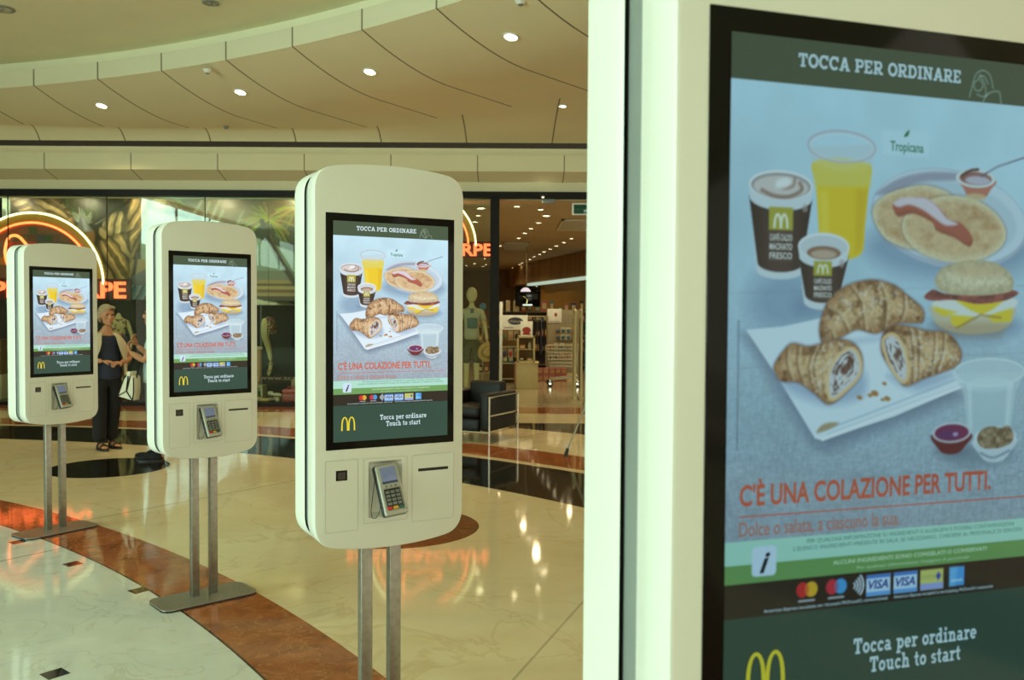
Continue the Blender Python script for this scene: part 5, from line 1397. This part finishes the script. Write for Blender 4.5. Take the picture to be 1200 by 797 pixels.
# low shelf with shoes at the far left
sf = empty('display_shelf', (-9.0, 14.95, .03), 0, 'wooden display shelf on a pale plinth at the far left edge of the window', 'shelf')
b = MB(); b.box(-.55, .38, -.2, .2, 0, .42, .006); b.build('plinth', M_cube, sf)
M_shw = mat('shelf_wood', rgb(120, 92, 50), .5, var=.1)
b = MB(); b.box(-.55, .38, -.18, .18, .42, .445, .003); b.box(-.55, .38, -.18, .18, .70, .72, .003); b.box(-.55, .38, -.18, .18, .98, 1.0, .003); b.build('shelf_board', M_shw, sf)
b = MB(); b.box(-.55, .38, .16, .18, .42, 1.0); b.box(.36, .38, -.18, .16, .42, 1.0); b.build('back_panel', M_shw, sf)
for i, (x, z) in enumerate(((-8.72, .475), (-8.86, .475), (-8.74, .75))):
    shoe((x, 14.90, z+.003), .4-.5*i, ('dark brown shoe at the right end of the low window shelf', 'dark brown shoe second on the low window shelf', 'dark brown shoe on the upper window shelf at far left')[i], mat('brown_shoe', rgb(80, 52, 32), .4) if 'brown_shoe' not in MATS else MATS['brown_shoe'], 'shoes on the far left shelf')

# ------------------------------------------------------------------ black leather armchair with tube frame
M_leather = mat('black_leather', (.007, .0065, .006), .5, var=.2, scale=20, bump=.15, bscale=120, spec=.3)
ac = empty('armchair', (-.428, 10.687, 0), math.radians(-28), 'black leather cube armchair with a chrome tube frame, right of the middle kiosk', 'armchair')
w, d = .38, .36
for x, nm in ((-w+.075, 'arm_cushion'), (w-.075, 'arm_cushion')):
    b = MB(); b.box(x-.07, x+.07, -d+.01, d-.01, .14, .585, .035, seg=3); b.build(nm, M_leather, ac)
b = MB(); b.box(-.235, .235, d-.15, d-.005, .14, .69, .04, seg=3); b.build('back_cushion', M_leather, ac)
b = MB(); b.box(-.235, .235, -d+.005, .21, .13, .29, .035, seg=3); b.build('seat_base', M_leather, ac)
b = MB(); b.box(-.235, .235, -d+.0, .21, .29, .43, .045, seg=3); b.build('seat_cushion', M_leather, ac)
for x in (-w, w):
    for y in (-d, d):
        b = MB(); b.tube([(x, y, .0), (x, y, .545)], .013, 10); b.build('leg', M_chrome, ac)
b = MB()
for z in (.545, .33): b.tube([(-w, -d, z), (-w, d, z), (w, d, z), (w, -d, z)], .012, 8)
b.tube([(-w, -d, .13), (-w, d, .13), (w, d, .13), (w, -d, .13), (-w, -d, .13)], .011, 8)
b.build('tube_frame', M_chrome, ac)

# palm by the daylight side of the hall (its mirror image shows in the shop window)
M_frond = mat('palm_green', rgb(104, 112, 40), .55, var=.2); M_trunk = mat('palm_trunk', rgb(70, 56, 36), .8, var=.3, bump=.4)
pt = empty('palm_tree', (-6.4, -1.6, 0), 0, 'tall leaning palm in a tub, mirrored in the shop window above the second kiosk', 'palm tree')
b = MB(); b.lathe([(0, 0), (.30, 0), (.38, .45), (.40, .5), (.34, .5), (.32, .42), (0, .42)], 28); b.build('tub', M_core, pt)
tk = [(-.0, 0, .40), (-.35, 0, 1.3), (-.95, 0, 2.5), (-1.55, 0, 3.5), (-2.1, 0, 4.3)]
b = MB(); b.tube([tuple(np.array(tk[i])*(1-t)+np.array(tk[i+1])*t) for i in range(4) for t in (0, .25, .5, .75)]+[tk[-1]], [.11+.012*(i % 2)-.002*i for i in range(17)], 10); b.build('trunk', M_trunk, pt)
rq = random.Random(2)
for q in range(15):
    a = q*2*PI/15+rq.random()*.3; L = 1.0+.35*rq.random(); up = .1+.4*rq.random(); b = MB(); prev = None
    for j in range(9):
        s_ = j/8; px = tk[-1][0]+math.cos(a)*L*s_; py = math.sin(a)*L*s_; pz = min(4.98, 4.3+up*s_-.75*s_*s_); w_ = .16*math.sin(PI*(.12+.88*s_))+.012
        row = [(px+math.sin(a)*w_, py-math.cos(a)*w_, pz-.05), (px, py, pz), (px-math.sin(a)*w_, py+math.cos(a)*w_, pz-.05)]
        if prev:
            for k in range(2): b.quad([prev[k], prev[k+1], row[k+1], row[k]])
        prev = row
    bmesh.ops.remove_doubles(b.bm, verts=b.bm.verts, dist=1e-4); bmesh.ops.solidify(b.bm, geom=b.bm.faces[:], thickness=.006); b.build('frond', M_frond, pt)

# tripod whose leg shows beside the big kiosk
tp = empty('tripod', (1.02, 9.62, 0), 0, 'dark tripod whose slanting leg and rubber foot show beside the big kiosk', 'tripod')
b = MB(); b.tube([(0, 0, .55), (0, 0, 1.25)], .02, 10); b.build('column', M_tdark, tp)
for a in (210, 330, 90):
    ca, sa = math.cos(math.radians(a)), math.sin(math.radians(a)); r = .49
    b = MB(); b.tube([(ca*.03, sa*.03, .98), (ca*r, sa*r, .05)], [.013, .010], 8); lgp = b.build('leg', M_steel, tp)
    b = MB(); b.tube([(ca*(r-.012), sa*(r-.012), .085), (ca*(r+.008), sa*(r+.008), .03), (ca*(r+.012), sa*(r+.012), .0)], [.017, .02, .024], 10); b.build('rubber_foot', M_rubber, lgp)
b = MB(); b.lathe([(0, .94), (.05, .95), (.05, 1.0), (0, 1.01)], 16); b.build('spider', M_tdark, tp)
b = MB(); b.box(-.05, .05, -.05, .05, 1.24, 1.30, .01); b.build('head', M_tdark, tp)
# ------------------------------------------------------------------ shop goods behind the entrance
M_rack = mat('pale_metal_rack', rgb(170, 158, 120), .4, .3)
M_cream_l = mat('cream_laminate', rgb(196, 176, 122), .5, var=.04)
# counter and hollow display cube
ct = empty('shop_counter', (.30, 17.92, 0), 0, 'low cream counter block standing on the tiles inside the entrance', 'counter')
b = MB(); b.box(-.21, .23, -.25, .27, .0, .52, .005); b.build('cabinet', M_cream_l, ct)
b = MB(); b.box(-.235, .25, -.27, .29, .52, .54, .004); b.build('counter_top', M_cream_l, ct)
b = MB(); b.box(-.245, -.212, -.24, .26, .03, .50, .003); b.build('pink_side_panel', mat('pink_panel', rgb(160, 104, 78), .5), ct)
hc = empty('display_cube', (.285, 17.92, .54), 0, 'hollow cream display cube with small goods, on top of the low counter', 'display cube')
b = MB()
for q in ((-.185, -.145, 0, .53), (.145, .185, 0, .53), (-.185, .185, .49, .53), (-.185, .185, 0, .03)): b.box(q[0], q[1], -.17, .17, q[2], q[3], .003)
b.build('cube_frame', M_cream_l, hc)
b = MB(); b.box(-.145, .145, .15, .17, .03, .49); b.build('back_panel', M_brown, hc)
b = MB(); b.box(-.145, .145, -.16, .15, .25, .265); b.build('shelf_board', M_cream_l, hc)
def carton(name, loc, s, m, label, cat, group=None, lidm=None, rz=0):
    root = empty(name, loc, rz, label, cat, group)
    b = MB(); b.box(-s[0]/2, s[0]/2, -s[1]/2, s[1]/2, 0, s[2], min(s)*.06, seg=1); b.build('carton_body', m, root)
    b = MB(); b.box(-s[0]*.36, s[0]*.36, -s[1]/2-.003, -s[1]/2+.001, s[2]*.25, s[2]*.75); b.build('printed_label', lidm or M_cream_l, root)
    return root
MG = {n: mat('goods_'+n, rgb(*c), .55) for n, c in (('red', (160, 50, 36)), ('blue', (70, 110, 128)), ('navy', (40, 52, 80)), ('pink', (164, 92, 84)), ('dark', (40, 34, 28)), ('tan', (170, 130, 76)), ('white', (196, 186, 150)), ('green', (80, 100, 60)), ('orange', (180, 110, 40)))}
carton('box', (.20, 17.82, .57), (.09, .09, .07), MG['dark'], 'small dark box in the lower left of the display cube', 'box')
carton('box', (.36, 17.82, .57), (.10, .09, .05), MG['tan'], 'small tan box in the lower right of the display cube', 'box')
carton('box', (.21, 17.84, .806), (.12, .1, .09), MG['orange'], 'orange box on the left of the display cube\'s upper shelf', 'box')
bt = empty('bottle', (.36, 17.84, .806), 0, 'small white bottle on the right of the display cube\'s upper shelf', 'bottle')
b = MB(); b.lathe([(0, 0), (.03, 0), (.034, .01), (.034, .09), (.012, .125), (.012, .15)], 16); b.build('bottle_body', MG['white'], bt)
b = MB(); b.lathe([(.015, .148), (.015, .175), (0, .175)], 12); b.build('cap', MG['dark'], bt)
ps = empty('poster_stand', (.31, 18.75, 0), 0, 'small pale poster with a red picture, behind the hollow display cube', 'poster')
b = MB(); b.box(-.13, .13, -.01, .01, 1.03, 1.36, .003); b.build('poster_board', M_white, ps)
link('poster_print', flat([circ(.0, 1.17, .09, .07), rrect(-.08, .08, 1.07, 1.11, .01)], -.012), MG['red'], ps)
b = MB(); b.box(-.01, .01, -.005, .015, .02, 1.04); b.box(-.12, .12, -.1, .1, 0, .02, .004); b.build('pole', M_rack, ps)
# wall unit with the oval sign
un = empty('shelf_unit', (.05, 19.3, 0), 0, 'pale shelf unit with a white header board and dark oval sign, left in the entrance', 'shelf unit')
b = MB(); b.box(-.30, .30, .16, .18, 0, 1.2); b.build('back_panel', M_brown, un)
for x in (-.29, .27):
    b = MB(); b.box(x, x+.02, -.18, .18, 0, 1.48, .002); b.build('upright', M_rack, un)
for z in (.08, .42, .78):
    b = MB(); b.box(-.27, .27, -.18, .16, z, z+.02, .002); b.build('shelf_board', M_rack, un)
b = MB(); b.box(-.28, .29, -.22, -.19, 1.17, 1.49, .004); hb = b.build('header_board', M_white, un)
link('sign_oval', flat([circ(.02, 1.36, .17, .085)], -.223), MG['navy'], hb)
link('sign_rim', flat([[(.02+.17*r*math.cos(2*PI*k/30)*1., 1.36+.085*r*math.sin(2*PI*k/30)) for r, k in ((1, k), (1, k+1), (.93, k+1), (.93, k))] for k in range(30)], -.2245), MG['white'], hb)
link('sign_lettering', fit_text('chicco', -.115, .155, 1.33, .066, y=-.226, bold=.0), MG['white'], hb)
link('small_lettering', flat([rrect(-.22, -.02, 1.21, 1.225, .004)], -.223), MG['navy'], hb)
def product(i, loc, m, label, group, s):
    """hanging pack: card with a moulded front"""
    root = empty('product_pack', loc, 0, label, 'pack', group)
    b = MB(); b.box(-s[0]/2, s[0]/2, 0, .008, -s[1], 0, .002, seg=1); b.build('card', MG['white'] if i % 3 else MG['tan'], root)
    b = MB(); b.ball((0, -.02, -s[1]*.58), s[0]*.40, .03, s[1]*.34, 12, 8); b.build('blister', m, root)
ks = list(MG.values()); rp = random.Random(9)
for r, z in enumerate((1.14, .76)):
    for q in range(4):
        product(q, (-.16+q*.13, 19.16, z), ks[rp.randrange(len(ks))], 'small hanging pack on the pale shelf unit under the oval sign', 'packs on the oval sign unit', (.10, .2))
for q in range(4): carton('box', (-.15+q*.13, 19.25, .44 if q < 2 else .10), (.11, .14, .2), ks[rp.randrange(len(ks))], 'small carton on the pale shelf unit under the oval sign', 'box', 'cartons on the oval sign unit')
# white thin post at the entrance left
po = empty('security_post', (-.235, 18.5, 0), 0, 'thin white upright post just right of the black mullion', 'post')
b = MB(); b.box(-.03, .03, -.03, .03, .02, 1.77, .006); b.build('upright', M_white, po)
b = MB(); b.box(-.07, .07, -.09, .09, 0, .02, .004); b.build('foot', M_white, po)
# clothes rack with dark garments
cr = empty('clothes_rack', (.52, 20.2, 0), 0, 'pale tubular clothes rack of dark garments in the middle of the shop entrance', 'clothes rack')
b = MB(); b.tube([(-.46, 0, 1.46), (.30, 0, 1.46)], .014, 8); b.build('rail', M_rack, cr)
for x in (-.46, .30):
    b = MB(); b.tube([(x, 0, .05), (x, 0, 1.475)], .016, 8); b.build('upright', M_rack, cr)
b = MB(); b.box(-.48, -.44, -.22, .22, .02, .06, .006); b.box(.28, .32, -.22, .22, .02, .06, .006); b.build('foot', M_rack, cr)
for q in range(9):
    x = .11+q*.079; L = .75+.12*((q*7) % 3)
    g = empty('garment', (x, 20.2, 1.446), math.radians(88+2*((q*5) % 3)), 'dark garment hanging on the pale tubular rack', 'garment', 'dark garments on the rack')
    b = MB(); A = [(-.05, -.03), (-.21, -.09), (-.22, -.30), (-.17, -.30), (-.16, -L), (.16, -L), (.17, -.30), (.22, -.30), (.21, -.09), (.05, -.03)]
    b.prism(A, -.014, .014); b.build('cloth', (MG['dark'], MG['navy'], M_blk)[q % 3], g)
    b = MB(); b.tube([(-.18, 0, -.07), (0, 0, -.02), (.18, 0, -.07)], .005, 6); b.tube([(0, 0, -.02), (0, 0, .0), (.012, 0, .022), (0, 0, .032), (-.012, 0, .02)], .003, 6); b.build('hanger', M_rack, g)
# pegboard wall with header picture and blue packs
pg = empty('pegboard_unit', (1.25, 21.1, 0), 0, 'cream pegboard display with a small picture board, right in the shop entrance', 'display unit')
b = MB(); b.box(-.42, .45, 0, .03,.10, 1.62, .004); b.build('pegboard', mat('pegboard_grey', rgb(150, 140, 112), .6), pg)
b = MB(); b.box(-.42, .45, -.25, .05, 0, .10, .004); b.build('base_shelf', M_cream_l, pg)
b = MB(); b.box(-.40, -.06, -.03, -.005, 1.31, 1.64, .003); pb_ = b.build('picture_board', M_white, pg)
link('picture_mark', flat([circ(-.2, 1.5, .035, .05), rrect(-.37, -.1, 1.335, 1.345, .002)], -.032), MG['red'], pb_)
b = MB()
for r in range(3):
    for q in range(5): b.tube([(.02+q*.085, 0, 1.30+r*.09), (.02+q*.085, -.05, 1.30+r*.09)], .008, 6)
b.build('peg', MG['dark'], pg)
for r, z in enumerate((1.20, 1.04)):
    for q in range(4): product(q, (1.10+q*.125, 21.02, z), MG['blue'], 'blue pack hanging on the cream pegboard', 'blue packs on the pegboard', (.115, .14))
for r, z in enumerate((.82, .60)):
    for q in range(5): product(q, (.92+q*.14, 21.02, z), ks[rp.randrange(len(ks))], 'low hanging pack beneath the blue packs on the pegboard', 'low packs on the pegboard', (.11, .18))
# pink boxes on the floor
for r in range(2):
    for q in range(6):
        carton('box', (.50+q*.135, 19.75, r*.155), (.128, .16, .15), MG['pink'], 'pink carton in the low wall of cartons behind the shopping trolley', 'box', 'pink cartons behind the trolley', MG['tan'])
# shopping trolley
M_wire = mat('trolley_wire', rgb(176, 172, 150), .35, .3)
tr = empty('shopping_trolley', (1.08, 18.45, 0), 0, 'chrome wire shopping trolley inside the entrance beside the gate', 'trolley')
b = MB(); x0, x1, y0, y1, z0, z1 = -.36, .30, -.20, .20, .42, .86
for z in np.linspace(z0, z1, 7): b.tube([(x0+(z1-z)*.15, y0, z), (x1, y0, z), (x1, y1, z), (x0+(z1-z)*.15, y1, z)], .008, 5, closed=True)
for x in np.linspace(x0, x1, 12): b.tube([(x, y0, z1), (x+.0, y0, z0), (x, y1, z0), (x, y1, z1)], .006, 5)
b.build('wire_basket', M_wire, tr)
b = MB()
for y in (y0, y1): b.tube([(x1+.12, y, .98), (x1, y, .84), (x1-.02, y, .40), (x1+.02, y, .22), (x0+.10, y, .14)], .018, 8)
b.tube([(x1, y0, .22), (x1, y1, .22)], .010, 8); b.build('chassis', M_wire, tr)
b = MB(); b.tube([(x1+.12, y0-.02, .98), (x1+.12, y1+.02, .98)], .016, 10); b.build('handle', MG['red'], tr)
for x, y in ((x0+.08, y0), (x0+.08, y1), (x1, y0), (x1, y1)):
    Mw = Matrix.Translation((x, y, .065)) @ Matrix.Rotation(PI/2, 4, 'X')
    b = MB(); b.lathe([(.02, -.014), (.058, -.014), (.065, -.006), (.065, .006), (.058, .014), (.02, .014)], 22, Mw); wh = b.build('wheel', M_rubber, tr)
    b = MB(); b.lathe([(0, -.017), (.028, -.016), (.028, .016), (0, .017)], 16, Mw); b.build('hub', M_chrome, wh)
    b = MB(); b.box(x-.012, x+.012, y-.024, y+.024, .07, .145, .004); b.build('fork', M_chrome, wh)
# anti-theft gate pedestals
for i, (x, lab) in enumerate(((1.13, 'left upright of the cream anti-theft gate at the shop entrance'), (1.24, 'right upright of the cream anti-theft gate beside the big kiosk'))):
    gt = empty('security_gate', (x, 15.78, 0), 0, lab, 'security gate', 'anti-theft gate uprights')
    b = MB(); b.tube([(0, -.20, .03), (0, -.20, 1.50), (0, -.17, 1.57), (0, -.10, 1.60), (0, .10, 1.60), (0, .17, 1.57), (0, .20, 1.50), (0, .20, .03)], .022, 8); b.build('frame', M_cream_l, gt)
    b = MB(); b.box(-.006, .006, -.19, .19, .15, 1.45, .004); b.build('panel', M_rack, gt)
    b = MB(); b.box(-.04, .04, -.25, .25, 0, .035, .008); b.build('foot', M_cream_l, gt)
# high shelf with bits against the back, screen with a lilac and yellow picture
hs = empty('shelf_unit', (1.1, 24.2, 0), 0, 'long dark shelf unit with goods on top across the back of the shop', 'shelf unit')
b = MB(); b.box(-1.7, 2.4, .15, .18, 0, 1.55); b.build('back_panel', MG['dark'], hs)
for z in (.1, .5, .9, 1.3, 1.55):
    b = MB(); b.box(-1.7, 2.4, -.2, .15, z, z+.025, .002); b.build('shelf_board', M_shw, hs)
for x in (-1.7, -.7, .3, 1.3, 2.38):
    b = MB(); b.box(x, x+.02, -.2, .18, 0, 1.575); b.build('upright', M_shw, hs)
for r, z in enumerate((1.576, 1.326, .926, .526)):
    for q in range(16 if r == 0 else 14):
        h = .12+.2*rp.random() if r == 0 else .10+.08*rp.random()
        carton('box', (-.52+q*.2+rp.random()*.04, 24.08, z), (.10+.07*rp.random(), .12, h), ks[rp.randrange(len(ks))], 'carton on the long dark shelf unit at the back of the shop', 'box', 'cartons on the long back shelf')
tv = empty('screen', (.386, 23.75, 1.975), 0, 'black hanging screen with a lilac and yellow picture deep in the shop', 'screen')
b = MB(); b.box(-.30, .38, 0, .06, -.26, .30, .008); b.build('screen_casing', M_black, tv)
link('picture_lilac', flat([[(-.17, .14), (.12, .14), (.09, .20), (.02, .25), (-.07, .25), (-.14, .20)]], -.004), glow('picture_lilac_light', rgb(206, 170, 190), .8), tv)
link('picture_yellow', flat([[(.11*math.cos(t)-.10+q*.05*(1 if t < 2 else 1), .11*math.sin(t)-.10) for t in np.linspace(-.6, 1.7, 12)] + [(.15*math.cos(t)-.12, .13*math.sin(t)-.12) for t in np.linspace(1.7, -.6, 12)] for q in (0,)], -.004), glow('picture_yellow_light', rgb(226, 196, 36), 1.), tv)
link('picture_white', flat([rrect(-.10, .16, -.24, -.20, .006)], -.004), glow('picture_white_light', rgb(206, 226, 206), .9), tv)
b = MB(); b.tube([(0, .03, .30), (0, .03, 1.38)], .015, 8); b.build('hanger', M_rack, tv)
# shop stand seen through the glass beside the mannequin: red and blue round tags
fs = empty('display_stand', (-.575, 17.2, 0), 0, 'dark goods stand with red and blue round tags, right of the pale mannequin', 'display stand')
b = MB(); b.box(-.10, .10, -.1, .1, 0, .03, .004); b.tube([(0, 0, .03), (0, 0, 1.62)], .015, 8); b.build('pole', M_rack, fs)
for z in (.35, .65, .95, 1.25):
    b = MB(); b.lathe([(.02, z), (.13, z), (.14, z+.02), (.02, z+.02)], 18); b.build('tray', M_rack, fs)
Mr = Matrix.Rotation(PI/2, 4, 'X')
for z, m, nm in ((1.66, MG['blue'], 'blue round tag'), (1.50, MG['red'], 'red round tag')):
    b = MB(); b.lathe([(0, -.008), (.062, -.006), (.066, 0), (.062, .006), (0, .008)], 24, Matrix.Translation((0, -.04, z)) @ Mr); tag(b.build('tag', m, fs), nm)
for i, z in enumerate((.37, .67, .97, 1.27)):
    for q in range(3):
        a = q*2.1+i
        carton('box', (-.575+.075*math.cos(a), 17.2+.075*math.sin(a), z+.001), (.075, .075, .14), (MG['red'], MG['tan'], MG['dark'], MG['orange'])[(i+q) % 4], 'small carton on the round-tag stand right of the pale mannequin', 'box', 'cartons on the round tag stand')

# ------------------------------------------------------------------ camera
HC = 1.5393357; PITCH = .0310; ROLL = .0058; FPX = 1026.35
cam = bpy.data.cameras.new('camera'); co = bpy.data.objects.new('camera', cam); COL.objects.link(co)
cam.sensor_width = 36.; cam.sensor_fit = 'HORIZONTAL'; cam.lens = FPX/1200*36
cam.clip_start = .02; cam.clip_end = 200
fw = Vector((0, math.cos(PITCH), -math.sin(PITCH))); up0 = Vector((0, math.sin(PITCH), math.cos(PITCH))); r0 = Vector((1, 0, 0))
r = r0*math.cos(ROLL)+up0*math.sin(ROLL); u = -r0*math.sin(ROLL)+up0*math.cos(ROLL)
mtx = Matrix((r, u, -fw)).transposed().to_4x4(); mtx.translation = (0, 0, HC)
co.matrix_world = mtx
cam.dof.use_dof = True; cam.dof.focus_distance = 3.0; cam.dof.aperture_fstop = 8.
sc.camera = co

# ------------------------------------------------------------------ light
w = bpy.data.worlds.new('World'); sc.world = w; w.use_nodes = True
bg = w.node_tree.nodes['Background']; bg.inputs[0].default_value = (1., .93, .66, 1); bg.inputs[1].default_value = 1.04
def area(name, loc, rot, sx, sy, power, col):
    l = bpy.data.lights.new(name, 'AREA'); l.shape = 'RECTANGLE'; l.size = sx; l.size_y = sy; l.energy = power; l.color = col
    o = bpy.data.objects.new(name, l); COL.objects.link(o); o.location = loc; o.rotation_euler = rot; return o
def spot(name, loc, power, col, size=120, blend=.6, r=.06, rot=(0, 0, 0)):
    l = bpy.data.lights.new(name, 'SPOT'); l.energy = power; l.color = col; l.spot_size = math.radians(size); l.spot_blend = blend; l.shadow_soft_size = r
    o = bpy.data.objects.new(name, l); COL.objects.link(o); o.location = loc; o.rotation_euler = rot; return o
area('daylight_clerestory', (-11.2, -3.4, 4.25), (0, math.radians(-90), 0), 1.4, 10.6, 720, (.66, 1., .92))
area('daylight_clerestory', (-11.2, -12.6, 4.25), (0, math.radians(-90), 0), 1.4, 7.8, 170, (.66, 1., .92))
area('daylight_window', (-11.2, -.4, 1.78), (0, math.radians(-90), 0), 3.0, 3.8, 500, (.66, 1., .92))
area('kiosk_front_fill', (3.2, -27., 3.4), (math.radians(90), 0, math.radians(8)), 7., 4., 900, (.88, 1., .78))  # added fill lamp behind the camera, brightens the kiosk fronts
WARM = (1., .80, .42)
for x, y, t, _ in DL: spot('soffit_spot', (x, y, soff_z(t)-.08), 110, WARM)
spot('soffit_spot', (.675, 12.08, 4.3), 60, WARM)
for x, y in ((.52, 17.63), (.28, 19.9), (-.34, 23.73), (-.93, 29.36), (-.75, 17.54), (1.43, 21.3), (2.4, 18.5), (1.9, 16.5), (-1.4, 32.45)):
    spot('shop_spot', (x, y, 3.33), 66, (1., .80, .46), 160, .4, .05)
for x in (-8.6, -7.4, -6.2, -5.0, -3.8): spot('window_spot', (x, 14.40, 3.44), 44, (1., .86, .58), 150, .5, .05, (math.radians(32), 0, 0))
vs = sc.view_settings; vs.view_transform = 'Standard'; vs.look = 'None'; vs.exposure = 0.; vs.gamma = 1.; vs.use_curve_mapping = False
